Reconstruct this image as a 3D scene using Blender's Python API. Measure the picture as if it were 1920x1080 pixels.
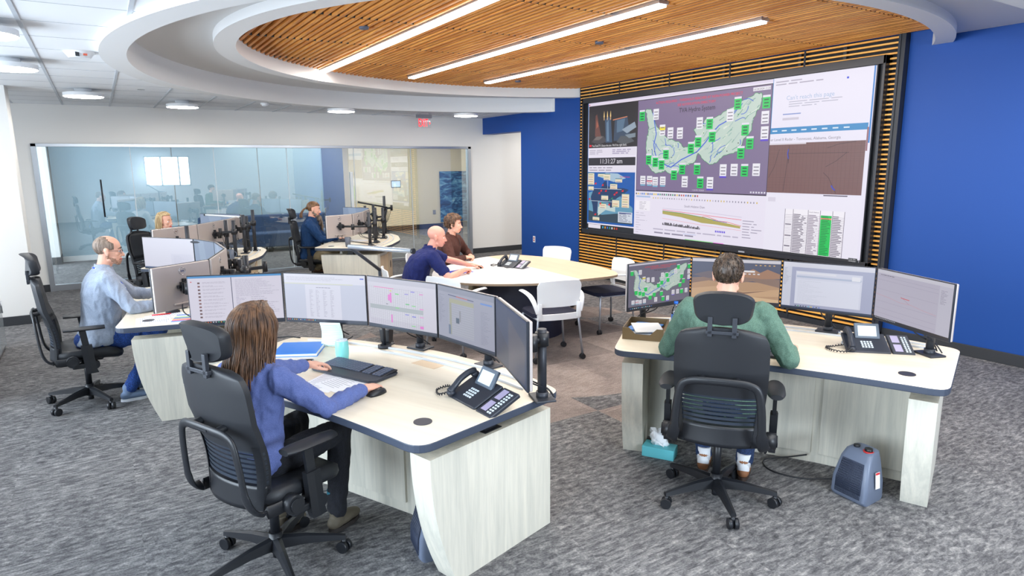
import bpy, bmesh, math, random
import numpy as np
from mathutils import Vector, Matrix, Euler, Quaternion, noise
PI = math.pi
sc = bpy.context.scene
for o in list(bpy.data.objects): bpy.data.objects.remove(o)
COL = sc.collection

# ------------------------------------------------------------------ camera
FPX, PITCH, YAW, ROLL, CAMZ = 1221.975, 0.186072, 0.558532, -0.0097704, 2.0
def cam_axes():
    cy, sy, cp, sp = math.cos(YAW), math.sin(YAW), math.cos(PITCH), math.sin(PITCH)
    f = Vector((sy*cp, cy*cp, -sp)); right = Vector((cy, -sy, 0)); up = right.cross(f)
    R = right*math.cos(ROLL) + up*math.sin(ROLL); U = up*math.cos(ROLL) - right*math.sin(ROLL)
    return R, U, f
_R, _U, _F = cam_axes()
cam = bpy.data.cameras.new('camera'); camo = bpy.data.objects.new('camera', cam); COL.objects.link(camo)
cam.sensor_width = 36.0; cam.lens = FPX/1920*36; cam.clip_start = 0.05; cam.clip_end = 200
m = Matrix.Identity(4)
for i in range(3):
    m[i][0], m[i][1], m[i][2] = _R[i], _U[i], -_F[i]
m[2][3] = CAMZ
camo.matrix_world = m
sc.camera = camo

# ------------------------------------------------------------------ world, view, lights
sc.view_settings.view_transform = 'Standard'; sc.view_settings.look = 'None'
sc.view_settings.gamma = 1.0; sc.view_settings.use_curve_mapping = False
sc.view_settings.exposure = 0.62
w = bpy.data.worlds.new('world'); sc.world = w; w.use_nodes = True
bg = w.node_tree.nodes['Background']; bg.inputs[0].default_value = (0.80, 0.90, 1.0, 1); bg.inputs[1].default_value = 1.6
try:
    sc.cycles.max_bounces = 7; sc.cycles.diffuse_bounces = 4; sc.cycles.glossy_bounces = 3; sc.cycles.transparent_max_bounces = 12
    sc.cycles.transmission_bounces = 4; sc.cycles.caustics_reflective = False; sc.cycles.caustics_refractive = False
    sc.cycles.sample_clamp_indirect = 6
except Exception: pass

def area(name, loc, rot, sx, sy, power, col):
    l = bpy.data.lights.new(name, 'AREA'); l.shape = 'RECTANGLE'; l.size = sx; l.size_y = sy; l.energy = power; l.color = col
    o = bpy.data.objects.new(name, l); COL.objects.link(o); o.location = loc; o.rotation_euler = rot
    return o
# daylight through the window wall on the left and the windows behind the camera
DAY = (0.78, 0.89, 1.0)
area('daylight_left', (-3.6, 3.6, 1.75), (0, -PI/2*1.06, 0), 2.3, 10.0, 760, DAY)
area('daylight_rear', (2.47, -4.3, 1.9), (PI/2*0.95, 0, 0), 1.6, 1.15, 300, DAY)
area('far_room_side_light', (-3.6, 16.2, 1.6), (0, -PI/2, 0), 2.2, 5.0, 230, DAY)  # area light at the far room's left end, no window modelled there
# added overhead fill lights without fixtures: near room, far room and corridor
area('near_room_fill', (4.2, 0.9, 3.0), (0, 0, 0), 5.5, 3.0, 125, (1, .98, .95))  # unseen fill added above the near room to keep it bright
area('far_room_fill', (6.2, 16.4, 3.0), (0, 0, 0), 7.0, 3.4, 210, (1, .95, .88))  # added to light the room behind the glass
area('corridor_fill', (9.2, 11.2, 2.95), (0, 0, 0), 1.6, 3.0, 42, (1, .95, .88))  # added to brighten the wall seen through the opening

# ------------------------------------------------------------------ materials
def s2l(c): return tuple(((x/12.92) if x <= .04045 else ((x+.055)/1.055)**2.4) for x in c)
def rgb(r, g, b): return s2l((r/255, g/255, b/255)) + (1.0,)
MATS = {}
def mat(name, c, rough=.5, metal=0., spec=None, emit=None, estr=0., alpha=None, coat=0.):
    if name in MATS: return MATS[name]
    m = bpy.data.materials.new(name); m.use_nodes = True; MATS[name] = m
    b = m.node_tree.nodes['Principled BSDF']
    b.inputs['Base Color'].default_value = rgb(*c); b.inputs['Roughness'].default_value = rough; b.inputs['Metallic'].default_value = metal
    if spec is not None: b.inputs['Specular IOR Level'].default_value = spec
    if emit: b.inputs['Emission Color'].default_value = rgb(*emit); b.inputs['Emission Strength'].default_value = estr
    if coat: b.inputs['Coat Weight'].default_value = coat
    return m
class NT:
    def __init__(s, m): s.t = m.node_tree; s.b = s.t.nodes['Principled BSDF']
    def n(s, typ, **kw):
        x = s.t.nodes.new(typ)
        for k, v in kw.items():
            if k.startswith('_'): setattr(x, k[1:], v)
            else: x.inputs[k.replace('__', ' ')].default_value = v
        return x
    def l(s, a, b): s.t.links.new(a, b)
    def ramp(s, fac, stops, interp='LINEAR'):
        r = s.t.nodes.new('ShaderNodeValToRGB'); r.color_ramp.interpolation = interp; e = r.color_ramp.elements
        while len(e) < len(stops): e.new(.5)
        for q, (p, c) in zip(e, stops): q.position = p; q.color = c
        s.l(fac, r.inputs[0]); return r.outputs[0]
    def mix(s, f, a, b, mode='MIX'):
        x = s.t.nodes.new('ShaderNodeMix'); x.data_type = 'RGBA'; x.blend_type = mode
        for inp, v in ((x.inputs[0], f), (x.inputs[6], a), (x.inputs[7], b)):
            if hasattr(v, 'type') and hasattr(v, 'links'): s.l(v, inp)
            else: inp.default_value = v
        return x.outputs[2]
    def coords(s, scale=(1, 1, 1), obj=True, rot=(0, 0, 0)):
        tc = s.t.nodes.new('ShaderNodeTexCoord'); mp = s.t.nodes.new('ShaderNodeMapping')
        mp.inputs['Scale'].default_value = scale; mp.inputs['Rotation'].default_value = rot
        s.l(tc.outputs['Object'], mp.inputs[0]); return mp.outputs[0]
    def bump(s, h, strength=.2, dist=.01):
        x = s.t.nodes.new('ShaderNodeBump'); x.inputs['Strength'].default_value = strength; x.inputs['Distance'].default_value = dist
        s.l(h, x.inputs['Height']); s.l(x.outputs[0], s.b.inputs['Normal'])

def wood_mat(name, c1, c2, scale, rough=.45, gain=1., axis=2, detail=5):
    m = mat(name, (200, 200, 200), rough); N = NT(m)
    sc3 = [scale*1.0]*3; sc3[axis] = scale*.06
    v = N.coords(tuple(sc3))
    n1 = N.n('ShaderNodeTexNoise', Scale=3.0, Detail=float(detail), Roughness=.6, Distortion=.6); N.l(v, n1.inputs['Vector'])
    n2 = N.n('ShaderNodeTexNoise', Scale=22.0, Detail=3.0); N.l(v, n2.inputs['Vector'])
    c = N.ramp(n1.outputs[0], [(.32, rgb(*c1)), (.68, rgb(*c2))])
    c3 = N.ramp(n2.outputs[0], [(.35, (.82, .82, .82, 1)), (.6, (1, 1, 1, 1))])
    N.l(N.mix(.6*gain, c, c3, 'MULTIPLY'), N.b.inputs['Base Color'])
    return m
def cloth_mat(name, c, rough=.9, amt=.12, scale=180., c2=None):
    m = mat(name, c, rough); N = NT(m)
    n = N.n('ShaderNodeTexNoise', Scale=scale, Detail=2.0); N.l(N.coords(), n.inputs['Vector'])
    a = rgb(*c); b = rgb(*(c2 or tuple(int(x*(1-amt*1.6)) for x in c)))
    N.l(N.ramp(n.outputs[0], [(.35, b), (.65, a)]), N.b.inputs['Base Color']); N.bump(n.outputs[0], .25, .002)
    return m
M_white = mat('wall_paint', (238, 236, 232), .7)
M_ceil = mat('ceiling_tile', (240, 242, 245), .85)
M_gyp = mat('gypsum', (228, 228, 228), .75)
M_tbar = mat('tee_bar', (196, 201, 208), .5)
M_black = mat('black_plastic', (26, 28, 33), .42)
M_black2 = mat('black_vinyl', (30, 32, 37), .5)
M_dkgrey = mat('dark_grey_metal', (52, 55, 62), .45, .3)
M_basebd = mat('baseboard_rubber', (52, 54, 58), .5)
M_alu = mat('aluminium', (190, 195, 202), .3, .8)
M_silver = mat('silver_plastic', (196, 192, 192), .42, .2)
M_whitepl = mat('white_plastic', (236, 238, 240), .35)
M_paper = mat('paper', (240, 240, 242), .8)
M_desk = wood_mat('desk_laminate', (226, 212, 188), (238, 226, 204), 2.2, .4, .35, axis=0)
M_panel = wood_mat('leg_laminate', (200, 198, 186), (226, 221, 206), 5.0, .45, .55, axis=2)
M_panelw = wood_mat('leg_laminate_warm', (196, 172, 140), (218, 196, 164), 5.0, .45, .5, axis=2)
M_edge = mat('desk_edge', (62, 70, 86), .45)
M_slat = wood_mat('slat_wood', (250, 168, 66), (255, 194, 98), 5.0, .45, .5, axis=1)
M_ceilwood = wood_mat('ceiling_wood', (196, 116, 44), (244, 172, 84), 5.0, .5, .6, axis=1)
M_navy = cloth_mat('navy_fabric', (30, 34, 62), .95, .3)
M_skin = mat('skin', (226, 172, 148), .5)
M_skin.node_tree.nodes['Principled BSDF'].inputs['Subsurface Weight'].default_value = .12
M_skin.node_tree.nodes['Principled BSDF'].inputs['Subsurface Radius'].default_value = (.02, .008, .005)
M_skinr = mat('skin_ruddy', (222, 150, 128), .5)
M_chrome = mat('chrome', (210, 212, 216), .15, 1.)
M_lamp = mat('lamp_diffuser', (255, 255, 255), .5, emit=(255, 252, 246), estr=26.0)
M_strip = mat('strip_diffuser', (255, 255, 255), .5, emit=(255, 248, 240), estr=9.0)

# blue wall paint
M_blue = mat('blue_paint', (8, 70, 150), .6)
# carpet
def carpet():
    m = mat('carpet', (120, 120, 124), .95, spec=.1); N = NT(m)
    v = N.coords()
    # planks turned by blocks of 0.66 m, quarter-turn layout
    def streak(sx, sy, seed):
        mp = N.t.nodes.new('ShaderNodeMapping'); mp.inputs['Scale'].default_value = (sx, sy, 1); mp.inputs['Location'].default_value = (seed, seed*2, 0); N.l(v, mp.inputs[0])
        n = N.n('ShaderNodeTexNoise', Scale=1.0, Detail=6.0, Roughness=.72, Distortion=.35); N.l(mp.outputs[0], n.inputs['Vector']); return n.outputs[0]
    a = streak(10, 38, 3.1); b = streak(15, 30, 9.7)
    chk = N.n('ShaderNodeTexChecker', Scale=1/.66); N.l(v, chk.inputs['Vector'])
    f = N.mix(chk.outputs['Fac'], a, b)
    sep = N.n('ShaderNodeSeparateXYZ'); N.l(v, sep.inputs[0])
    big = N.n('ShaderNodeTexNoise', Scale=.7, Detail=1.0); N.l(v, big.inputs['Vector'])
    fine = N.n('ShaderNodeTexNoise', Scale=90.0, Detail=2.0); N.l(v, fine.inputs['Vector'])
    grey = N.ramp(f, [(.34, rgb(76, 76, 78)), (.46, rgb(106, 105, 107)), (.56, rgb(132, 131, 131)), (.72, rgb(172, 169, 166))])
    # warmer, lighter field of plain tiles round the meeting table
    vor = N.n('ShaderNodeTexBrick', Scale=1.0, **{}) ; vor.offset = .5
    vor.inputs['Color1'].default_value = rgb(176, 162, 154); vor.inputs['Color2'].default_value = rgb(134, 124, 120); vor.inputs['Mortar'].default_value = rgb(150, 140, 134)
    vor.inputs['Mortar Size'].default_value = .0; vor.inputs['Brick Width'].default_value = 1.3; vor.inputs['Row Height'].default_value = .65; vor.inputs['Bias'].default_value = 0.1
    N.l(v, vor.inputs['Vector'])
    st = N.ramp(a, [(.35, (.62, .60, .6, 1)), (.6, (1, 1, 1, 1))])
    warm = N.mix(.75, vor.outputs['Color'], st, 'MULTIPLY')
    vm = N.n('ShaderNodeVectorMath', _operation='DISTANCE'); vm.inputs[1].default_value = (4.0, 5.6, 0); N.l(v, vm.inputs[0])
    lt = N.n('ShaderNodeMath', _operation='LESS_THAN'); lt.inputs[1].default_value = 2.35; 
    wob = N.n('ShaderNodeMath', _operation='MULTIPLY_ADD'); wob.inputs[1].default_value = .9; N.l(chk.outputs['Fac'], wob.inputs[0]); N.l(vm.outputs['Value'], wob.inputs[2])
    N.l(wob.outputs[0], lt.inputs[0])
    col = N.mix(lt.outputs[0], grey, warm)
    fr = N.ramp(fine.outputs[0], [(.3, (.72, .72, .72, 1)), (.7, (1.12, 1.12, 1.12, 1))])
    big2 = N.n('ShaderNodeTexNoise', Scale=2.6, Detail=4.0, Roughness=.65); N.l(v, big2.inputs['Vector'])
    col = N.mix(.55, col, N.ramp(big2.outputs[0], [(.38, (.72, .72, .73, 1)), (.62, (1.18, 1.18, 1.17, 1))]), 'MULTIPLY')
    N.l(N.mix(1.0, col, fr, 'MULTIPLY'), N.b.inputs['Base Color'])
    N.bump(fine.outputs[0], .5, .006)
    return m
M_carpet = carpet()
# glass: thin pane, mostly see-through with a mirror reflection
def glass(name, tint, refl, rough=.0, fres=1.0):
    m = bpy.data.materials.new(name); m.use_nodes = True; t = m.node_tree; t.nodes.clear()
    out = t.nodes.new('ShaderNodeOutputMaterial'); tr = t.nodes.new('ShaderNodeBsdfTransparent'); gl = t.nodes.new('ShaderNodeBsdfGlossy')
    mx = t.nodes.new('ShaderNodeMixShader'); fr = t.nodes.new('ShaderNodeFresnel'); fr.inputs[0].default_value = 1.5
    ma = t.nodes.new('ShaderNodeMath'); ma.operation = 'MULTIPLY_ADD'; ma.inputs[1].default_value = fres; ma.inputs[2].default_value = refl
    tr.inputs[0].default_value = tint; gl.inputs['Roughness'].default_value = rough; gl.inputs[0].default_value = (.95, .98, 1, 1)
    t.links.new(fr.outputs[0], ma.inputs[0]); t.links.new(ma.outputs[0], mx.inputs[0])
    t.links.new(tr.outputs[0], mx.inputs[1]); t.links.new(gl.outputs[0], mx.inputs[2]); t.links.new(mx.outputs[0], out.inputs[0])
    return m
M_glass = glass('pane_glass', (.93, .965, .97, 1), .13)
M_glass2 = glass('window_glass', (.97, .98, .99, 1), .02)
M_bottle = glass('bottle_plastic', (.86, .92, .96, 1), .06, .05)

# ------------------------------------------------------------------ mesh helpers
class MB:
    """collects shapes, builds one mesh object"""
    def __init__(s): s.bm = bmesh.new()
    def _xf(s, vs, M):
        if M is not None: bmesh.ops.transform(s.bm, matrix=M, verts=vs)
    def box(s, x0, x1, y0, y1, z0, z1, M=None, bev=0, seg=2, mi=0):
        vs = [s.bm.verts.new((x, y, z)) for x in (x0, x1) for y in (y0, y1) for z in (z0, z1)]
        fs = [s.bm.faces.new([vs[i] for i in q]) for q in ((0, 1, 3, 2), (4, 6, 7, 5), (0, 4, 5, 1), (2, 3, 7, 6), (0, 2, 6, 4), (1, 5, 7, 3))]
        for f in fs: f.material_index = mi
        if bev:
            es = list({e for f in fs for e in f.edges})
            r = bmesh.ops.bevel(s.bm, geom=es, offset=bev, segments=seg, affect='EDGES', profile=.5)
            vs = list({v for f in r['faces'] for v in f.verts} | {v for v in vs if v.is_valid})
            for f in r['faces']: f.material_index = mi
        s._xf(vs, M); return s
    def cyl(s, p0, p1, r0, r1=None, n=16, cap=True, mi=0):
        r1 = r0 if r1 is None else r1
        p0 = Vector(p0); p1 = Vector(p1); d = (p1-p0); L = d.length
        if L < 1e-7: return s
        q = d.to_track_quat('Z', 'Y'); a = []; b = []
        for i in range(n):
            t = 2*PI*i/n; u = Vector((math.cos(t), math.sin(t), 0))
            a.append(s.bm.verts.new(p0 + q @ (u*r0))); b.append(s.bm.verts.new(p1 + q @ (u*r1)))
        for i in range(n):
            f = s.bm.faces.new((a[i], a[(i+1) % n], b[(i+1) % n], b[i])); f.smooth = True; f.material_index = mi
        if cap:
            f = s.bm.faces.new(a[::-1]); f.material_index = mi; f = s.bm.faces.new(b); f.material_index = mi
        return s
    def ell(s, c, r, R=None, seg=20, rings=12):
        c = Vector(c); rr = Vector(r) if not isinstance(r, (int, float)) else Vector((r, r, r)); rows = []
        for j in range(1, rings):
            ph = PI*j/rings; row = []
            for i in range(seg):
                t = 2*PI*i/seg; v = Vector((rr.x*math.sin(ph)*math.cos(t), rr.y*math.sin(ph)*math.sin(t), rr.z*math.cos(ph)))
                if R is not None: v = R @ v
                row.append(s.bm.verts.new(c+v))
            rows.append(row)
        t = Vector((0, 0, rr.z)); t = R @ t if R is not None else t
        top = s.bm.verts.new(c+t); bot = s.bm.verts.new(c-t)
        for i in range(seg):
            k = (i+1) % seg
            s.bm.faces.new((top, rows[0][i], rows[0][k])).smooth = True
            s.bm.faces.new((bot, rows[-1][k], rows[-1][i])).smooth = True
            for j in range(len(rows)-1): s.bm.faces.new((rows[j][i], rows[j+1][i], rows[j+1][k], rows[j][k])).smooth = True
        return s
    def cap(s, p0, r0, p1, r1, n=16):
        """tapered capsule"""
        s.cyl(p0, p1, r0, r1, n); s.ell(p0, r0, seg=n, rings=8); s.ell(p1, r1, seg=n, rings=8); return s
    def tube(s, pts, r, n=8, mi=0, closed=False):
        pts = [Vector(p) for p in pts]; N = len(pts); rs = r if isinstance(r, (list, tuple)) else [r]*N
        rings = []; up = Vector((0, 0, 1)); prev = None
        for i, p in enumerate(pts):
            a = pts[i-1] if (i > 0 or closed) else pts[i]; b = pts[(i+1) % N] if (i < N-1 or closed) else pts[i]
            d = (b-a); d = d.normalized() if d.length > 1e-9 else Vector((0, 0, 1))
            if prev is None:
                x = d.cross(up) if abs(d.dot(up)) < .95 else d.cross(Vector((1, 0, 0)))
            else: x = prev - d*prev.dot(d)
            x.normalize(); prev = x; y = d.cross(x)
            rings.append([s.bm.verts.new(p + (x*math.cos(2*PI*k/n) + y*math.sin(2*PI*k/n))*rs[i]) for k in range(n)])
        for i in range(N-1 + (1 if closed else 0)):
            A = rings[i]; B = rings[(i+1) % N]
            for k in range(n):
                f = s.bm.faces.new((A[k], A[(k+1) % n], B[(k+1) % n], B[k])); f.smooth = True; f.material_index = mi
        if not closed:
            f = s.bm.faces.new(rings[0][::-1]); f.material_index = mi; f = s.bm.faces.new(rings[-1]); f.material_index = mi
        return s
    def prism(s, poly, z0, z1, M=None, mi=0, mi_side=None, bev=0):
        """closed 2D polygon (x, y) extruded in z"""
        a = [s.bm.verts.new((x, y, z0)) for x, y in poly]; b = [s.bm.verts.new((x, y, z1)) for x, y in poly]; n = len(poly)
        fs = []
        f = s.bm.faces.new(a[::-1]); f.material_index = mi; fs.append(f); f = s.bm.faces.new(b); f.material_index = mi; fs.append(f)
        for i in range(n):
            f = s.bm.faces.new((a[i], a[(i+1) % n], b[(i+1) % n], b[i])); f.material_index = mi if mi_side is None else mi_side; fs.append(f)
        vs = a+b
        if bev:
            es = [e for f in fs[:2] for e in f.edges]
            r = bmesh.ops.bevel(s.bm, geom=es, offset=bev, segments=2, affect='EDGES')
            vs = list({v for f in r['faces'] for v in f.verts} | {v for v in vs if v.is_valid})
        s._xf(vs, M); return s
    def loft(s, rings, cap=True, smooth=True, mi=0, closed_u=True):
        R = [[s.bm.verts.new(p) for p in r] for r in rings]; n = len(R[0])
        for i in range(len(R)-1):
            for k in range(n if closed_u else n-1):
                f = s.bm.faces.new((R[i][k], R[i][(k+1) % n], R[i+1][(k+1) % n], R[i+1][k])); f.smooth = smooth; f.material_index = mi
        if cap: s.bm.faces.new(R[0][::-1]).material_index = mi; s.bm.faces.new(R[-1]).material_index = mi
        return s
    def poly(s, pts, mi=0):
        f = s.bm.faces.new([s.bm.verts.new(p) for p in pts]); f.material_index = mi; return s
    def build(s, name, mats, parent=None, smooth=None, loc=None, normals=True):
        if normals: bmesh.ops.recalc_face_normals(s.bm, faces=s.bm.faces)
        me = bpy.data.meshes.new(name); s.bm.to_mesh(me); s.bm.free()
        if smooth: 
            for p in me.polygons: p.use_smooth = True
        for m_ in (mats if isinstance(mats, (list, tuple)) else [mats]): me.materials.append(m_)
        o = bpy.data.objects.new(name, me); COL.objects.link(o)
        if parent is not None: o.parent = parent
        if loc is not None: o.location = loc
        return o
def autosmooth(o, ang=.6):
    me = o.data
    for p in me.polygons: p.use_smooth = True
    try: me.set_sharp_from_angle(angle=ang)
    except Exception: pass
    return o
def thing(name, label, cat, loc=(0, 0, 0), rz=0., group=None):
    o = bpy.data.objects.new(name, None); COL.objects.link(o); o.location = loc; o.rotation_euler = (0, 0, rz); o.empty_display_size = .1
    o['label'] = label; o['category'] = cat
    if group: o['group'] = group
    return o
def tag(o, label, cat, group=None):
    o['label'] = label; o['category'] = cat
    if group: o['group'] = group
    return o
def struct(o): o['kind'] = 'structure'; return o
def copy_tree(o, parent=None, label=None, loc=None, rz=None, group=None):
    c = o.copy(); COL.objects.link(c); c.parent = parent
    if label: c['label'] = label
    if group: c['group'] = group
    if loc is not None: c.location = loc
    if rz is not None: c.rotation_euler = (0, 0, rz)
    for ch in o.children: copy_tree(ch, c)
    return c
def crom(P, n=8, closed=True):
    P = [Vector(p) for p in P]; N = len(P); out = []
    for i in range(N if closed else N-1):
        p0 = P[(i-1) % N] if closed or i > 0 else P[i]; p1 = P[i]; p2 = P[(i+1) % N]; p3 = P[(i+2) % N] if closed or i < N-2 else P[(i+1) % N]
        for k in range(n):
            t = k/n; out.append(.5*((2*p1)+(p2-p0)*t+(2*p0-5*p1+4*p2-p3)*t*t+(3*p1-p0-3*p2+p3)*t**3))
    if not closed: out.append(P[-1])
    return out
def rrect(x0, x1, y0, y1, r, n=6):
    out = []
    for cx, cy, a in ((x1-r, y1-r, 0), (x0+r, y1-r, PI/2), (x0+r, y0+r, PI), (x1-r, y0+r, 1.5*PI)):
        for k in range(n+1): t = a+PI/2*k/n; out.append((cx+r*math.cos(t), cy+r*math.sin(t)))
    return out
def roundpoly(P, radii, n=6):
    out = []; N = len(P)
    for i in range(N):
        p = Vector(P[i]); a = Vector(P[i-1]); b = Vector(P[(i+1) % N]); r = radii[i]
        if r <= 0: out.append(tuple(p)); continue
        pa = p+(a-p).normalized()*r; pb = p+(b-p).normalized()*r
        for k in range(n+1):
            t = k/n; out.append(tuple(pa*(1-t)**2+p*2*t*(1-t)+pb*t*t))
    return out
def T(x, y, z, rz=0): return Matrix.Translation((x, y, z)) @ Matrix.Rotation(rz, 4, 'Z')
# ------------------------------------------------------------------ setting
WX, GY, CZ = 7.49, 13.17, 3.043
def sbox(name, x0, x1, y0, y1, z0, z1, m_): return struct(MB().box(x0, x1, y0, y1, z0, z1).build(name, m_))
struct(MB().box(-4.0, 12.0, -5.0, 20.0, -.12, 0).build('floor', M_carpet))
# right (blue) wall with the cased opening beyond Y 11.58
b = MB(); b.box(WX, WX+.3, -4.5, 11.58, 0, 3.6); b.box(WX, WX+.3, 11.58, GY+.02, 2.69, 3.6)
struct(b.build('wall_right', M_blue))
b = MB(); b.box(WX+.3, WX+.32, 11.58, GY, 0, 3.3); b.box(WX, WX+.3, 11.582, 11.586, 0, 2.69); b.box(WX+.3, 11.0, 9.0, 9.1, 0, 3.1); b.box(10.9, 11.0, 9.1, GY, 0, 3.1)
sbox('wall_corridor', 10.9, 11.0, 9.1, GY, 0, 3.1, M_white)
sbox('ceiling_corridor', WX+.3, 11.0, 9.1, GY, 3.0, 3.1, M_ceil); sbox('wall_corridor_near', WX+.3, 11.0, 9.0, 9.1, 0, 3.1, M_white)
b.bm.free()
# back wall with the glazed opening X -.84 .. 7.16, height 2.42
GX0, GX1, GZ = -.86, 7.16, 2.42
b = MB(); b.box(-4, GX0, GY, GY+.16, 0, 3.3); b.box(GX1, 11, GY, GY+.16, 0, 3.3); b.box(GX0, GX1, GY, GY+.16, GZ, 3.3)
struct(b.build('wall_back', M_white))
# left: wall end (column) and the window wall
sbox('wall_left_return', -4.0, -.87, 10.52, 10.98, 0, 3.3, M_white)
b = MB(); b.box(-3.12, -3.0, -4.5, 10.6, 0, .6); b.box(-3.12, -3.0, -4.5, 10.6, 2.9, 3.3)
for y in (-4.5, -2.0, .5, 3.0, 5.5, 8.0, 10.4): b.box(-3.12, -3.0, y, y+.25, .6, 2.9)
struct(b.build('wall_left', M_white))
b = MB(); b.box(-4, 7.6, -4.12, -4.0, 0, .6); b.box(-4, 7.6, -4.12, -4.0, 2.75, 3.3)
b.box(-4, 1.63, -4.12, -4.0, .6, 2.75); b.box(3.3, 7.6, -4.12, -4.0, .6, 2.75); b.box(1.63, 3.3, -4.12, -4.0, .6, 1.3); b.box(1.63, 3.3, -4.12, -4.0, 2.5, 2.75)
struct(b.build('wall_front', M_white))
k = 0
for y in (-2.0, .5, 3.0, 5.5, 8.0):
    k += 1; f = MB()
    for a_, c_ in ((y-2.25, y-2.2), (y-.05, y)): f.box(-3.1, -3.04, a_, c_, .6, 2.9)
    f.box(-3.1, -3.04, y-2.25, y, .6, .66); f.box(-3.1, -3.04, y-2.25, y, 2.84, 2.9); f.box(-3.09, -3.05, y-1.15, y-1.1, .66, 2.84)
    o = struct(f.build('window_%d' % k, M_alu)); MB().box(-3.075, -3.07, y-2.2, y-.05, .66, 2.84).build('pane', M_glass2, o)
for x0, x1 in ((1.63, 3.3),):
    k += 1; f = MB(); f.box(x0, x0+.05, -4.1, -4.02, 1.3, 2.5); f.box(x1-.05, x1, -4.1, -4.02, 1.3, 2.5); f.box(x0, x1, -4.1, -4.02, 1.3, 1.35); f.box(x0, x1, -4.1, -4.02, 2.45, 2.5); f.box(2.2, 2.26, -4.1, -4.02, 1.35, 2.45); f.box(2.85, 2.91, -4.1, -4.02, 1.35, 2.45)
    o = struct(f.build('window_%d' % k, M_alu)); MB().box(x0+.05, x1-.05, -4.075, -4.07, 1.35, 2.45).build('pane', M_glass2, o)
# baseboards
def base(name, x0, x1, y0, y1, h=.12): return struct(MB().box(x0, x1, y0, y1, 0, h, bev=.004).build(name, M_basebd))
base('baseboard_right', WX-.018, WX, -4.0, 3.93); base('baseboard_right_far', WX-.018, WX, 9.6, 11.58)
base('baseboard_back', GX1, 10.9, GY-.018, GY); base('baseboard_back_left', -4, GX0, GY-.018, GY)
base('baseboard_left', -3.0, -.855, 10.5, 10.52); base('baseboard_left_end', -.87, -.852, 10.505, 10.98)

# glazed wall of the far room: frame, panes, door handle
gw = struct(bpy.data.objects.new('window_9', None)); COL.objects.link(gw); gw.location = (0, GY, 0)
b = MB(); b.box(GX0, GX1, -.03, .09, GZ-.05, GZ, bev=.003); b.box(GX0, GX0+.07, -.03, .09, 0, GZ); b.box(GX1-.07, GX1, -.03, .09, 0, GZ); b.box(GX0+1.36, GX1, -.02, .08, 0, .05); b.box(GX0, GX0+1.36, -.02, .08, 0, .10)
b.build('window_frame', M_alu, gw)
JX = [-.79, .52, 1.84, 3.14, 4.47, 5.72, 7.09]
for i in range(6):
    MB().box(JX[i]+.006, JX[i+1]-.006, .02, .03, .05 if i else .10, GZ-.05).build('pane', M_glass, gw)
b = MB()
for x in JX[1:-1]: b.box(x-.006, x+.006, .018, .032, .05, GZ-.05)
b.build('pane_joint', mat('joint_silicone', (215, 225, 230), .4), gw)
b = MB(); b.cyl((.04, -.05, 1.2), (.04, -.05, 1.83), .013); b.cyl((.04, -.05, 1.28), (.04, .02, 1.28), .008); b.cyl((.04, -.05, 1.75), (.04, .02, 1.75), .008)
b.build('door_handle', M_dkgrey, gw)
b = MB(); b.box(4.36, 4.42, -.02, .05, .05, 1.9, bev=.006); b.build('door_pull', mat('frost_strip', (225, 230, 232), .3), gw)

# far room
M_fog = mat('whiteboard_glass', (168, 192, 204), .12)
sbox('wall_far', -4, 12, 19.4, 19.55, 0, 3.2, M_white); sbox('ceiling_far', -4, 12, GY+.16, 19.55, 3.05, 3.2, M_ceil)
sbox('wall_far_cream', 5.6, 10.6, 19.385, 19.4, 0, 3.1, mat('cream_paint', (226, 216, 192), .7)); sbox('wall_far_right', 10.6, 10.7, GY, 19.5, 0, 3.1, mat('cream_paint', (226, 216, 192), .7))
sbox('wall_far_left', -1.35, -.85, 16.9, 19.4, 0, 3.1, M_white); base('baseboard_far_left', -1.37, -.83, 16.88, 16.9, .16); base('baseboard_far_left_side', -.85, -.832, 16.9, 19.4, .16)
base('baseboard_far', -.85, 10.6, 19.36, 19.385, .16)
wb = thing('glass_partition', 'pale blue frosted glass partition behind the glazed room front', 'partition', (0, 0, 0))
for i, (x0, x1) in enumerate(((-.83, 1.5), (1.52, 3.4), (3.42, 5.0))): MB().box(x0, x1, 17.3, 17.34, .12, 3.05).build('glass_panel', M_fog, wb)
MB().box(-.83, 5.02, 17.28, 17.36, 0, .12).build('rail', M_whitepl, wb)
MB().box(5.0, 5.55, 17.28, 17.36, 0, 3.05).build('end_panel', mat('slate_blue', (108, 120, 136), .6), wb)
b = MB(); b.box(1.9, 4.9, 16.3, 16.95, .12, .46, bev=.03); b.box(1.9, 4.9, 16.85, 17.05, .3, .86, bev=.04)
so = thing('bench_sofa', 'long slate blue bench sofa behind the glass wall', 'sofa', (0, 0, 0)); b.build('upholstery', cloth_mat('sofa_blue', (70, 92, 126)), so)
for x in (2.0, 3.4, 4.8):
    for y in (16.36, 16.98): MB().cyl((x, y, 0), (x, y, .14), .02).build('leg', M_dkgrey, so)
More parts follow.
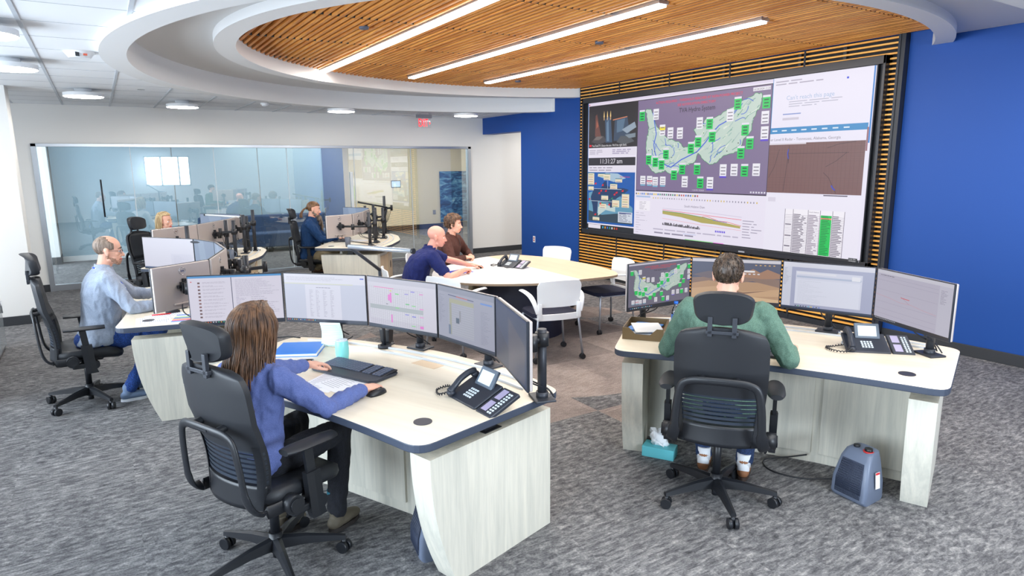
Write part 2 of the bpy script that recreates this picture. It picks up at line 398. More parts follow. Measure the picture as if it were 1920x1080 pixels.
# art, touch panel and switch on the far room's right wall
a = thing('wall_picture', 'tall dark blue canal and forest photograph seen through glass', 'picture', (9.87, 19.36, 1.0))
MA = mat('art', (60, 110, 150), .4); N = NT(MA); n = N.n('ShaderNodeTexNoise', Scale=3.0, Detail=6.0, Distortion=1.2); N.l(N.coords((1, 1, 2.5)), n.inputs['Vector'])
N.l(N.ramp(n.outputs[0], [(.3, rgb(16, 34, 60)), (.48, rgb(38, 88, 132)), (.6, rgb(96, 150, 186)), (.75, rgb(170, 200, 214))]), N.b.inputs['Base Color'])
MB().box(-.5, .5, -.03, 0, -.80, .83).build('print', MA, a)
a = thing('touch_panel', 'small dark touch panel on the cream wall behind the glass', 'control panel', (7.87, 19.384, 1.46)); MB().box(-.16, .16, -.02, 0, -.11, .11, bev=.008).build('frame', M_black, a); MB().box(-.14, .14, -.024, -.021, -.09, .09).build('screen', mat('panel_glow', (180, 200, 220), .3, emit=(170, 195, 225), estr=.5), a)
tag(MB().box(9.11, 9.21, 19.37, 19.385, .46, .60, bev=.004).build('light_switch', mat('switch_grey', (150, 152, 158), .4)), 'grey switch plate low on the cream wall behind the glass', 'switch')

# ------------------------------------------------------------------ ceilings, elliptical soffits
EO = (4.78, 6.76, 4.66, 4.88); EOI = (4.78, 6.76, 4.45, 4.67)
EI = (5.22, 6.65, 4.17, 3.75); EII = (5.24, 6.64, 3.99, 3.56)
XC = WX-.001
def ax_(E, c, s): return 9.0 if (E[0] == 4.78 and c > 0 and s < 0) else E[2]
def ept(E, t): return (min(E[0]+ax_(E, math.cos(t), math.sin(t))*math.cos(t), XC), E[1]+E[3]*math.sin(t))
NT_ = 240
def ring_faces(b, E1, z1, E2, z2):
    for i in range(NT_):
        t0, t1 = 2*PI*i/NT_, 2*PI*(i+1)/NT_
        q = [ept(E1, t0)+(z1,), ept(E1, t1)+(z1,), ept(E2, t1)+(z2,), ept(E2, t0)+(z2,)]
        if all(abs(p[0]-XC) < 1e-6 for p in q): continue
        vs = [b.bm.verts.new(p) for p in q]
        try: f = b.bm.faces.new(vs); f.smooth = True
        except Exception: pass
def soffit(name, E1, E2, zo, zb, zi, m_):
    b = MB(); ring_faces(b, E1, zo, E1, zb); ring_faces(b, E1, zb, E2, zb); ring_faces(b, E2, zb, E2, zi)
    bmesh.ops.remove_doubles(b.bm, verts=b.bm.verts, dist=1e-5)
    o = struct(b.build(name, m_, normals=True)); autosmooth(o, .8); return o
soffit('trim_1', EO, EOI, 3.06, 2.995, 3.30, M_gyp)
soffit('trim_2', EI, EII, 3.28, 3.185, 3.42, M_gyp)
b = MB(); ring_faces(b, EOI, 3.265, EI, 3.265); bmesh.ops.remove_doubles(b.bm, verts=b.bm.verts, dist=1e-5); struct(b.build('ceiling_recess', mat('recess_paint', (214, 214, 214), .8)))
# acoustic ceiling around the ellipse
b = MB(); bm = b.bm; cx, cy = EO[0], EO[1]; X0, X1, Y0, Y1 = -3.0, WX, -4.0, GY
angs = sorted({round(2*PI*i/360, 6) for i in range(360)} | {round(math.atan2(y-cy, x-cx) % (2*PI), 6) for x in (X0, X1) for y in (Y0, Y1)}); 
def rb(t):
    c, s_ = math.cos(t), math.sin(t); r = []
    if c > 1e-9: r.append((X1-cx)/c)
    if c < -1e-9: r.append((X0-cx)/c)
    if s_ > 1e-9: r.append((Y1-cy)/s_)
    if s_ < -1e-9: r.append((Y0-cy)/s_)
    return min(r)
def re_(t): return 1/math.sqrt((math.cos(t)/ax_(EO, math.cos(t), math.sin(t)))**2+(math.sin(t)/EO[3])**2)
for i in range(len(angs)):
    t0, t1 = angs[i], angs[(i+1) % len(angs)]
    q = []
    for t in (t0, t1):
        R_ = rb(t); r_ = min(re_(t), R_); q.append(((cx+r_*math.cos(t), cy+r_*math.sin(t)), (cx+R_*math.cos(t), cy+R_*math.sin(t))))
    pts = [q[0][0], q[0][1], q[1][1], q[1][0]]
    if max(math.dist(pts[0], pts[1]), math.dist(pts[3], pts[2])) < 1e-4: continue
    bm.faces.new([bm.verts.new((p[0], p[1], CZ)) for p in pts])
bmesh.ops.remove_doubles(bm, verts=bm.verts, dist=1e-5); bmesh.ops.dissolve_degenerate(bm, edges=bm.edges, dist=1e-5)
struct(b.build('ceiling', M_ceil))
sbox('ceiling_slab', -4, 11, -4.2, GY, 3.6, 3.7, M_gyp)
# tee bars and thin joints of the acoustic ceiling
def inside(x, y): return ((x-EO[0])/ax_(EO, x-EO[0], y-EO[1]))**2+((y-EO[1])/EO[3])**2 < 1.0
b = MB()
def seg(b, p, q, wdt, z0, z1):
    n = 120; st = None
    for i in range(n+1):
        x = p[0]+(q[0]-p[0])*i/n; y = p[1]+(q[1]-p[1])*i/n; ins = inside(x, y) or i == n
        if not ins and st is None: st = (x, y)
        if ins and st is not None:
            if abs(p[0]-q[0]) < 1e-6: b.box(x-wdt, x+wdt, st[1], y, z0, z1)
            else: b.box(st[0], x, y-wdt, y+wdt, z0, z1)
            st = None
x = -.355-.657*4
while x < WX: seg(b, (x, -4), (x, GY), .014, CZ-.006, CZ+.002); x += .657
struct(b.build('trim_3', M_tbar))
b = MB(); y = 6.6-.328*32
while y < GY: seg(b, (-3, y), (WX, y), .004 , CZ-.0015, CZ+.001); y += .656
struct(b.build('trim_4', mat('tile_joint', (176, 180, 186), .8)))

# wood slat ceiling clipped to the inner ellipse
XW = 7.40; b = MB(); rnd = random.Random(5)
JY = [6.12+1.28*k for k in range(-3, 4)]
x = EII[0]-EII[2]+.05; i = 0
while x < XW:
    s_ = 1-((x-EII[0])/EII[2])**2
    if s_ > 0:
        h = EII[3]*math.sqrt(s_)+.01; y0, y1 = EII[1]-h, EII[1]+h
        ys = [y0]+[j for j in JY if y0+.05 < j < y1-.05]+[y1]
        strip_ = any(abs(x-sx) < .075 for sx in (2.83, 4.18, 5.50))
        if not strip_:
            for a_, c_ in zip(ys[:-1], ys[1:]):
                dz = rnd.uniform(-.002, .002); b.box(x-.016, x+.016, a_+.006, c_-.006, 3.335+dz, 3.405)
        else:
            for a_, c_ in zip(ys[:-1], ys[1:]):
                if c_ > 9.55 or a_ < 4.2: b.box(x-.021, x+.021, max(a_, 9.55) if c_ > 9.55 else a_+.006, c_-.006 if c_ > 9.55 else min(c_, 4.2), 3.335, 3.395)
    x += .0725; i += 1
wc = struct(b.build('ceiling_wood', M_ceilwood))
b = MB()
for j in JY:
    s_ = 1-((j-EII[1])/EII[3])**2
    if s_ > 0: h = EII[2]*math.sqrt(s_); b.box(EII[0]-h+.03, min(EII[0]+h, XW), j-.012, j+.012, 3.342, 3.40)
b.build('slat_clip', M_black, wc)
b = MB()
for i in range(NT_):
    t0, t1 = 2*PI*i/NT_, 2*PI*(i+1)/NT_; b.poly([(EII[0], EII[1], 3.415), ept(EII, t0)+(3.415,), ept(EII, t1)+(3.415,)])
b.build('backing', mat('slat_backing', (34, 22, 14), .9), wc)
b = MB()
for sx in (2.83, 4.18, 5.50): b.box(sx+.075, sx+.16, 4.26, 9.5, 3.328, 3.34)
b.build('wood_cover_board', M_ceilwood, wc)
for i, (sx, lab) in enumerate(((2.83, 'long bright strip light nearest the elliptical rim'), (4.18, 'long bright strip light in the middle of the wood ceiling'), (5.50, 'long bright strip light nearest the video wall'))):
    t = thing('strip_light', lab, 'ceiling light', (sx, 6.88, 3.30), group='linear lights in the wood ceiling')
    MB().box(-.058, .058, -2.64, 2.64, .018, .075, bev=.003).build('housing', M_alu, t); MB().box(-.05, .05, -2.62, 2.62, .0, .02, bev=.004).build('diffuser', M_strip, t)
    area('strip_glow', (sx, 6.88, 3.285), (0, 0, 0), .1, 5.2, 38, (1, .96, .9))
for (x, y, lab) in ((2.35, 6.43, 'small grey sensor between the first two strip lights'), (4.88, 5.93, 'small blue-grey sensor beside the third strip light'), (5.9, 9.2, 'small grey sensor at the far tip of the third strip light')):
    tag(MB().cyl((x, y, 3.315), (x, y, 3.345), .045, .05, 20).build('ceiling_sensor', mat('sensor_grey', (84, 88, 104), .5)), lab, 'sensor', 'sensors in the wood ceiling')

# slat wall behind the video wall
PY0, PY1, PX = 3.93, 9.53, 7.42
sw = struct(bpy.data.objects.new('trim_5', None)); COL.objects.link(sw)
MB().box(7.475, 7.489, PY0, PY1, 0, 3.34).build('backing_board', mat('panel_black', (18, 19, 22), .7), sw)
b = MB(); FY0, FY1, FZ0, FZ1 = 4.09, 9.375, .79, 3.135
z = .09
while z < 3.33:
    rows = [(PY0+.07, PY1-.02)] if (z+.02 < FZ0 or z > FZ1) else [(PY0+.07, FY0), (FY1, PY1-.02)]
    for a_, c_ in rows: b.box(PX, PX+.03, a_, c_, z, z+.019)
    z += .0535
b.build('wood_slat', M_slat, sw)
b = MB()
for y in (4.62, 5.2, 5.78, 6.36, 6.94, 7.52, 8.1, 8.68, 9.26):
    b.box(PX+.012, PX+.055, y-.02, y+.02, .02, 3.33)
for y in (PY0+.07+1.12*k for k in range(1, 5)): b.box(PX-.004, PX+.05, y-.012, y+.012, .02, 3.33)
b.box(PX-.02, 7.475, PY0, PY0+.07, .0, 3.34); b.box(PX-.03, PX-.02, PY0+.045, PY0+.07, 0, 3.34); b.box(PX, 7.475, PY1-.02, PY1, 0, 3.34); b.box(PX, 7.475, PY0, PY1, 0, .07)
b.build('post', mat('panel_metal', (40, 42, 48), .5), sw)

# ------------------------------------------------------------------ ceiling things
M_disc = mat('disc_body', (232, 234, 236), .5)
def disc(x, y, lab):
    t = thing('ceiling_disc_light', lab, 'ceiling light', (x, y, CZ), group='round surface lights on the tiled ceiling')
    MB().cyl((0, 0, -.055), (0, 0, -.001), .10, .10, 28).build('mount', M_disc, t)
    b = MB(); b.cyl((0, 0, -.10), (0, 0, -.055), .232, .232, 40); autosmooth(b.build('shade', M_disc, t))
    MB().cyl((0, 0, -.104), (0, 0, -.1005), .222, .222, 40).build('diffuser', M_lamp, t)
    return t
for x, y, lab in ((-.04, 10.55, 'round white disc light on the tiles before the pale column'), (1.25, 11.7, 'round white disc light above the blonde woman, near the back wall'),
                  (3.71, 11.48, 'round white disc light above the bearded man'), (6.16, 11.48, 'round white disc light next to the exit sign'), (-.60, 8.0, 'round disc light cut by the left picture edge, lower one'), (-.60, 6.1, 'round disc light cut by the left picture edge, upper one')):
    disc(x, y, lab)
t = thing('ceiling_camera', 'white round ceiling device with small dark lens and red mark', 'ceiling device', (-.02, 7.3, CZ))
b = MB(); b.cyl((0, 0, -.055), (0, 0, -.001), .085, .125, 28); autosmooth(b.build('body', M_whitepl, t), .5)
MB().box(-.03, .0, -.112, -.09, -.05, -.015).build('lens', M_black, t); MB().box(.03, .06, -.105, -.085, -.04, -.025).build('red_mark', mat('red_mark', (214, 90, 60), .5), t)
t = thing('smoke_detector', 'small white dome detector on the tiles near the back wall', 'smoke detector', (2.45, 11.5, CZ))
b = MB(); b.cyl((0, 0, -.03), (0, 0, -.001), .07, .07, 20); b.ell((0, 0, -.03), (.055, .055, .03)); b.build('body', M_whitepl, t)
for x, y, lab in ((.62, 10.3, 'flush sprinkler plate on the tiles left of the soffit'), (5.0, 12.3, 'flush sprinkler plate on the tiles left of the exit sign')):
    tag(MB().cyl((x, y, CZ-.006), (x, y, CZ-.001), .045, .045, 18).build('sprinkler_cap', mat('cap_grey', (176, 178, 182), .4)), lab, 'sprinkler')

def text_mesh(s, size=1.0, ax='CENTER', depth=0.0, spacing=1.0):
    cu = bpy.data.curves.new('txt', 'FONT'); cu.body = s; cu.size = size; cu.align_x = ax; cu.extrude = depth; cu.space_character = spacing; cu.resolution_u = 2
    o = bpy.data.objects.new('txt', cu); COL.objects.link(o); dg = bpy.context.evaluated_depsgraph_get(); me = bpy.data.meshes.new_from_object(o.evaluated_get(dg))
    bpy.data.objects.remove(o); bpy.data.curves.remove(cu); return me
def text_part(s, size, M, m_, name, parent, ax='CENTER', depth=.001):
    me = text_mesh(s, size, ax, depth); me.transform(M); me.materials.clear(); me.materials.append(m_); me.name = name
    o = bpy.data.objects.new(name, me); COL.objects.link(o); o.parent = parent; return o
M_exit = mat('exit_red', (255, 30, 40), .5, emit=(255, 20, 36), estr=1.5)
t = thing('exit_sign', 'red lit EXIT sign with arrow hanging from the tiled ceiling', 'exit sign', (5.65, 12.3, CZ))
MB().box(-.16, .16, -.035, .035, -.10, -.03, bev=.004).build('housing', mat('exit_housing', (150, 150, 156), .4, .5), t); MB().box(-.09, .09, -.03, .03, -.03, -.001).build('mount', M_silver, t)
MB().box(-.15, .15, -.004, .004, -.29, -.10).build('panel', glass('exit_acrylic', (.96, .97, .97, 1), .0, .0, .15), t)
text_part('EXIT', .175, Matrix.Translation((-.02, -.008, -.265)) @ Matrix.Rotation(PI/2, 4, 'X') @ Matrix.Diagonal((.60, 1.25, 1, 1)), M_exit, 'lettering', t)
b = MB(); b.poly([(.112, -.008, -.225), (.140, -.008, -.195), (.112, -.008, -.165), (.112, -.008, -.182), (.122, -.008, -.195), (.112, -.008, -.208)]); b.build('arrow', M_exit, t)
t = thing('wall_outlet', 'white double outlet with red sockets on the blue wall', 'outlet', (WX, 11.1, .5)); MB().box(-.008, 0, -.04, .04, -.065, .065, bev=.002).build('plate', M_whitepl, t)
MB().box(-.011, -.008, -.016, .016, .008, .04).box(-.011, -.008, -.016, .016, -.04, -.008).build('socket', mat('socket_red', (190, 50, 40), .5), t)
# low cabinet with glass doors at the left edge
t = thing('low_cabinet', 'grey low glass-front cabinet at the left picture edge', 'cabinet', (-1.34, 8.1, 0))
MB().box(-.26, .25, -1.1, 1.1, .02, .90, bev=.006).build('body', mat('cabinet_grey', (120, 124, 130), .4), t); MB().box(-.28, .265, -1.12, 1.12, .90, .93, bev=.005).build('top', M_silver, t)
for i, y in enumerate((-.73, 0, .73)): d = MB().box(.252, .262, y-.345, y+.345, .06, .88, bev=.003).build('door', mat('cab_glass', (150, 160, 168), .08), t); MB().cyl((.27, y+.3, .42), (.27, y+.3, .56), .007).build('handle', M_alu, d)
# ------------------------------------------------------------------ screen pictures (flat colour shapes of what each display shows)
def screen_mat(name, strength):
    m = bpy.data.materials.new(name); m.use_nodes = True; t = m.node_tree; b = t.nodes['Principled BSDF']
    a = t.nodes.new('ShaderNodeVertexColor'); a.layer_name = 'Col'
    b.inputs['Base Color'].default_value = (.01, .01, .012, 1); b.inputs['Roughness'].default_value = .35
    t.links.new(a.outputs[0], b.inputs['Emission Color']); b.inputs['Emission Strength'].default_value = strength
    return m
M_scr = screen_mat('monitor_picture', .50); M_wall = screen_mat('video_wall_picture', .60)
class Pic:
    """draws in 0..1 x 0..1; later shapes lie in front of earlier ones"""
    def __init__(s, bgc): s.F = []; s.rect(0, 0, 1, 1, bgc)
    def rect(s, x0, y0, x1, y1, c): s.F.append(([(x0, y0), (x1, y0), (x1, y1), (x0, y1)], c)); return s
    def poly(s, pts, c): s.F.append((list(pts), c)); return s
    def line(s, pts, w, c, asp=.5):
        for a, b in zip(pts[:-1], pts[1:]):
            dx, dy = (b[0]-a[0]), (b[1]-a[1])*asp; L = math.hypot(dx, dy)
            if L < 1e-6: continue
            nx, ny = -dy/L*w, dx/L*w/asp
            s.F.append(([(a[0]-nx, a[1]-ny), (b[0]-nx, b[1]-ny), (b[0]+nx, b[1]+ny), (a[0]+nx, a[1]+ny)], c))
        return s
    def text(s, t, x, y, h, c, ax='CENTER', asp=.5, sx=1.):
        s.F.append(('T', t, x, y, h, c, ax, asp, sx)); return s
    def lines(s, x0, y0, x1, y1, n, c, rnd, fill=.55, lo=.3, hi=1.):
        """rows of unreadable small print"""
        st = (y1-y0)/n
        for i in range(n):
            y = y1-st*(i+1); x = x0; end = x0+(x1-x0)*rnd.uniform(lo, hi)
            while x < end:
                w = rnd.uniform(.012, .05); s.rect(x, y+st*(1-fill)/2, min(x+w, end), y+st*(1+fill)/2, c); x += w+.006
        return s
    def build(s, W, H, M, mtl, name, parent, eps=.00002):
        vs = []; fs = []; cs = []
        for k, f in enumerate(s.F):
            z = eps*k
            if f[0] == 'T':
                _, t, x, y, h, c, ax, asp, sx = f; me = text_mesh(t, 1.0, ax)
                o = len(vs)
                for v in me.vertices: vs.append(((x+v.co.x*h*asp*sx)*W, (y+v.co.y*h)*H, z))
                for p in me.polygons: fs.append([o+i for i in p.vertices]); cs.append(c)
                bpy.data.meshes.remove(me)
            else:
                o = len(vs); vs += [(x*W, y*H, z) for x, y in f[0]]; fs.append(list(range(o, len(vs)))); cs.append(f[1])
        me = bpy.data.meshes.new(name); me.from_pydata([M @ Vector(v) for v in vs], [], fs); 
        ca = me.color_attributes.new('Col', 'FLOAT_COLOR', 'CORNER'); arr = []
        for p, c in zip(me.polygons, cs): arr += list(rgb(*c))*len(p.vertices)
        ca.data.foreach_set('color', arr); me.materials.append(mtl)
        o = bpy.data.objects.new(name, me); COL.objects.link(o); o.parent = parent; return o
OUT = [(0.285, 0.904), (0.306, 0.909), (0.32, 0.858), (0.325, 0.814), (0.34, 0.775), (0.361, 0.728), (0.387, 0.689), (0.425, 0.675), (0.447, 0.634), (0.471, 0.632), (0.494, 0.692), (0.485, 0.749), (0.512, 0.773), (0.53, 0.817), (0.557, 0.807), (0.585, 0.835), (0.617, 0.868), (0.64, 0.896), (0.667, 0.909), (0.687, 0.93), (0.706, 0.929), (0.71, 0.888), (0.702, 0.84), (0.69, 0.805), (0.684, 0.755), (0.679, 0.705), (0.659, 0.668), (0.647, 0.604), (0.619, 0.58), (0.591, 0.568), (0.569, 0.528), (0.547, 0.516), (0.523, 0.551), (0.503, 0.587), (0.492, 0.532), (0.461, 0.512), (0.436, 0.476), (0.412, 0.44), (0.377, 0.477), (0.341, 0.456), (0.319, 0.479), (0.3, 0.525), (0.29, 0.631), (0.294, 0.721), (0.301, 0.78), (0.293, 0.84)]
GB = [(0.271, 0.866), (0.378, 0.592), (0.305, 0.558), (0.334, 0.541), (0.361, 0.522), (0.414, 0.452), (0.446, 0.49), (0.503, 0.489), (0.517, 0.401), (0.503, 0.666), (0.477, 0.627), (0.553, 0.696), (0.542, 0.778), (0.635, 0.884), (0.724, 0.876), (0.663, 0.726), (0.68, 0.644), (0.653, 0.588), (0.668, 0.48)]
WB = [(0.332, 0.866), (0.394, 0.732), (0.432, 0.727), (0.506, 0.783), (0.612, 0.817), (0.723, 0.787), (0.724, 0.699), (0.597, 0.481), (0.634, 0.483), (0.705, 0.484), (0.458, 0.404), (0.553, 0.4), (0.282, 0.41), (0.312, 0.41), (0.337, 0.403), (0.369, 0.407), (0.361, 0.755)]
def hydro(P, X, Y, rnd, fine=True):
    """watershed map; X, Y map the video-wall coordinates to this picture"""
    asp = 1.
    jag = []
    for i in range(len(OUT)):
        a, b = Vector(OUT[i]), Vector(OUT[(i+1) % len(OUT)])
        for k in range(4):
            p = a.lerp(b, k/4)+Vector((rnd.uniform(-.0025, .0025), rnd.uniform(-.005, .005))); jag.append(p)
    def q(p): return (X(p[0]), Y(p[1]))
    sx = X(1)-X(0)
    P.poly([q(p) for p in jag], (196, 214, 204)); P.line([q(p) for p in jag+[jag[0]]], .0008*sx, (60, 150, 90))
    inner = lambda n: [(.30, .83), (.45, .57), (.53, .70), (.62, .72)][n]
    # ridges and streams
    from mathutils.geometry import intersect_point_tri_2d
    def inp(x, y):
        c = False; j = len(OUT)-1
        for i in range(len(OUT)):
            xi, yi = OUT[i]; xj, yj = OUT[j]
            if (yi > y) != (yj > y) and x < (xj-xi)*(y-yi)/(yj-yi)+xi: c = not c
            j = i
        return c
    for k in range(230 if fine else 90):
        x = rnd.uniform(.29, .71); y = rnd.uniform(.45, .93)
        if not inp(x, y): continue
        ang = math.radians(rnd.uniform(28, 60)) if x > .5 else rnd.uniform(0, PI); L = rnd.uniform(.01, .035)
        x2, y2 = x+L*math.cos(ang), y+L*math.sin(ang)*1.8
        if inp(x2, y2): P.line([q((x, y)), q((x2, y2))], .0011*sx, rnd.choice([(150, 186, 176), (168, 190, 190), (232, 238, 228), (120, 164, 150), (224, 230, 214)]))
    for k in range(40 if fine else 16):
        x = rnd.uniform(.29, .71); y = rnd.uniform(.45, .93); pts = []
        ang = rnd.uniform(0, PI) if x < .5 else math.radians(40)
        for j in range(5):
            if inp(x, y): pts.append(q((x, y)))
            ang += rnd.uniform(-.7, .7); x += .009*math.cos(ang); y += .018*math.sin(ang)
        if len(pts) > 1: P.line(pts, .0010*sx, (50, 92, 214))
    P.line([q(p) for p in ((.318, .88), (.327, .80), (.335, .73), (.325, .66), (.332, .6), (.345, .54), (.40, .50), (.44, .55), (.50, .60), (.53, .66), (.545, .70), (.575, .76), (.62, .80))], .0016*sx, (40, 80, 220))
    for k in range(34 if fine else 12):
        x = rnd.uniform(.29, .71); y = rnd.uniform(.45, .93)
        if inp(x, y): P.rect(X(x)-.0016*sx, Y(y)-.003*sx, X(x)+.0016*sx, Y(y)+.003*sx, rnd.choice([(20, 150, 70), (20, 150, 70), (20, 24, 40)]))
    w, h = .0115*sx, .037*abs(Y(1)-Y(0))
    for (x, y) in GB:
        x, y = q((x, y)); P.rect(x-w, y+h*.72, x+w, y+h*1.05, (232, 226, 240)); P.rect(x-w, y-h, x+w, y+h*.72, (20, 205, 92))
        if fine:
            for r in range(3): P.rect(x-w*.6, y-h*.75+r*h*.5, x+w*.6, y-h*.55+r*h*.5, (10, 90, 60))
    for k, (x, y) in enumerate(WB):
        x, y = q((x, y)); hh = h*.8 if 12 <= k <= 15 else h; P.rect(x-w, y-hh, x+w, y+hh, (240, 238, 246))
        if k == 16: P.rect(x-w, y, x+w, y+h*.6, (250, 232, 40))
        if k == 13: P.rect(x-w, y-hh*.4, x+w, y, (236, 120, 140))
        for r in range(3): P.rect(x-w*.7, y-hh*.75+r*hh*.55, x+w*.7, y-hh*.6+r*hh*.55, (120, 112, 130))
        if k in (6, 7, 11): P.rect(x-w, y-hh*1.3, x+w, y-hh, (96, 70, 210))
        if 12 <= k <= 15: P.rect(x-w*.9, y-hh*1.35, x+w*.9, y-hh*1.1, (120, 190, 220))

rnd = random.Random(11)
P = Pic((238, 232, 248)); PUR = (128, 112, 148); A_ = 2.2/5.03
# candle stream, upper left
P.rect(0, 0, 1, .012, (30, 34, 40)); P.rect(.0, .985, .742, 1, (226, 216, 238)); P.rect(.0, 0, .0025, 1, (30, 120, 200))
P.rect(.004, .652, .249, .976, (38, 34, 38)); P.rect(.004, .976, .249, .99, (232, 222, 238)); P.rect(.004, .982, .010, .99, (226, 60, 70))
def blob(pts, c): P.poly(pts, c)
blob([(.02, .70), (.05, .755), (.085, .74), (.10, .70), (.06, .675)], (74, 70, 74)); blob([(.03, .715), (.055, .75), (.08, .735), (.06, .712)], (116, 106, 104))
blob([(.095, .69), (.090, .86), (.105, .89), (.12, .86), (.128, .69)], (62, 84, 112)); blob([(.10, .70), (.098, .84), (.108, .86), (.112, .70)], (104, 132, 160))
blob([(.135, .70), (.14, .865), (.20, .87), (.215, .74), (.20, .70)], (56, 74, 98)); blob([(.15, .76), (.15, .85), (.19, .86), (.18, .77)], (90, 116, 142))
blob([(.038, .74), (.04, .90), (.048, .91), (.062, .80), (.07, .74)], (110, 66, 58)); blob([(.045, .80), (.046, .87), (.056, .82)], (170, 96, 74))
blob([(.15, .69), (.17, .735), (.215, .725), (.235, .69), (.19, .67)], (84, 88, 94)); blob([(.175, .78), (.235, .83), (.243, .79), (.20, .75)], (150, 166, 182)); blob([(.19, .74), (.24, .75), (.24, .72), (.21, .715)], (126, 140, 152))
blob([(.13, .86), (.20, .875), (.20, .868), (.13, .852)], (206, 130, 96))
for x in (.085, .102, .118): blob([(x-.003, .885), (x, .93), (x+.003, .885), (x, .878)], (255, 214, 140)); P.rect(x-.002, .86, x+.002, .88, (220, 176, 130))
P.rect(.008, .662, .020, .678, (230, 20, 50)); P.text('YouTubeTV | Enjoy the zen. We\'ll be right back.', .023, .661, .023, (240, 238, 240), 'LEFT', A_, .9)
P.rect(.004, .59, .245, .645, (232, 226, 240)); P.lines(.01, .60, .12, .64, 3, (190, 184, 200), rnd); P.lines(.13, .60, .235, .64, 3, (170, 160, 190), rnd)
P.rect(.004, .516, .243, .576, (46, 42, 50)); P.text('11:31:27 am', .123, .531, .052, (226, 222, 232), 'CENTER', A_, 1.05)
P.rect(.004, .465, .243, .512, (232, 226, 240)); P.lines(.01, .47, .2, .508, 2, (140, 134, 150), rnd, .3)
# blue state map, lower left
P.rect(.002, .06, .243, .464, (24, 92, 176)); P.poly([(.008, .075), (.008, .30), (.06, .33), (.16, .3), (.235, .2), (.235, .075)], (104, 158, 186)); P.poly([(.008, .075), (.008, .16), (.08, .13), (.16, .15), (.235, .12), (.235, .075)], (52, 72, 88))
P.poly([(.06, .12), (.10, .17), (.15, .16), (.15, .2), (.10, .21), (.06, .19)], (196, 214, 212)); P.poly([(.06, .43), (.10, .46), (.16, .455), (.20, .42), (.14, .39)], (170, 196, 216))
DK = (34, 62, 104)
P.poly([(.02, .27), (.035, .33), (.075, .34), (.085, .38), (.10, .40), (.105, .36), (.135, .345), (.19, .345), (.215, .335), (.19, .30), (.16, .27), (.145, .25), (.145, .2), (.125, .19), (.115, .23), (.06, .235), (.055, .14), (.035, .13), (.03, .2), (.022, .24)], DK)
P.line([(.03, .335), (.18, .335)], .0008, (200, 210, 220)); P.line([(.02, .237), (.15, .237)], .0008, (200, 210, 220)); P.line([(.06, .237), (.06, .14)], .0008, (200, 210, 220)); P.line([(.11, .4), (.11, .34)], .0008, (200, 210, 220))
for x, y, w, h in ((.02, .41, .017, .045), (.105, .425, .017, .022), (.075, .44, .018, .01), (.165, .40, .017, .012), (.14, .355, .018, .018), (.02, .335, .015, .015), (.095, .265, .018, .016), (.20, .25, .018, .05), (.085, .20, .018, .018), (.152, .225, .018, .026), (.05, .095, .018, .012)):
    P.rect(x-w, y-h, x+w, y+h, (238, 224, 196)); P.rect(x-w, y+h, x+w, y+h+.006, (70, 130, 150))
    for r in range(max(1, int(h/.009))): P.rect(x-w*.8, y-h+.004+r*.018, x+w*.6, y-h+.008+r*.018, rnd.choice([(190, 120, 90), (120, 150, 90), (110, 120, 160)]))
for x, y in ((.045, .375), (.083, .365), (.075, .32), (.10, .32), (.065, .30), (.155, .31), (.145, .295), (.185, .325), (.012, .25), (.072, .22), (.118, .215), (.045, .13)): P.poly([(x-.005, y-.006), (x+.004, y-.008), (x+.006, y+.008), (x-.002, y+.005)], (226, 40, 52))
for x, y in ((.132, .265), (.12, .25), (.08, .225)): P.poly([(x-.004, y-.006), (x+.004, y-.006), (x+.003, y+.008)], (40, 180, 100))
P.rect(.165, .085, .235, .165, (214, 220, 232)); P.lines(.17, .09, .23, .155, 6, (110, 116, 140), rnd, .4); P.rect(.17, .152, .23, .16, (90, 100, 150)); P.text('Major Unit Status', .195, .425, .016, (220, 40, 100), 'CENTER', A_)
P.rect(0, .012, .243, .05, (36, 40, 46)); P.rect(.008, .018, .075, .048, (232, 228, 240))
for i, c in enumerate(((60, 180, 220), (230, 160, 60), (70, 120, 210), (40, 160, 150), (220, 224, 230), (220, 120, 60), (210, 50, 50))): P.rect(.085+i*.012, .024, .091+i*.012, .040, c)
# hydro map
P.rect(.249, .329, .7405, .977, (52, 42, 62)); P.rect(.251, .336, .738, .972, PUR)
hydro(P, lambda x: x, lambda y: y, rnd)
P.text('ACTION REQUIRED - THRESHOLD REACHED AT NON-POWER PROJECT', .49, .935, .0225, (240, 44, 70), 'CENTER', A_); P.text('SEE NOTIFICATION DIRECTORY', .49, .905, .0225, (240, 44, 70), 'CENTER', A_)
P.text('TVA Hydro System', .493, .862, .043, (28, 22, 34), 'CENTER', A_, .9); P.rect(.682, .944, .735, .965, (240, 236, 246)); P.text('10/24/2024 11:31', .7085, .948, .017, (50, 44, 60), 'CENTER', A_)
for i in range(6): P.rect(.69+i*.0085, .343, .695+i*.0085, .353, (226, 222, 236))
P.text('11:30 PM, 10/24/24', .51, .345, .013, (226, 222, 236), 'CENTER', A_)
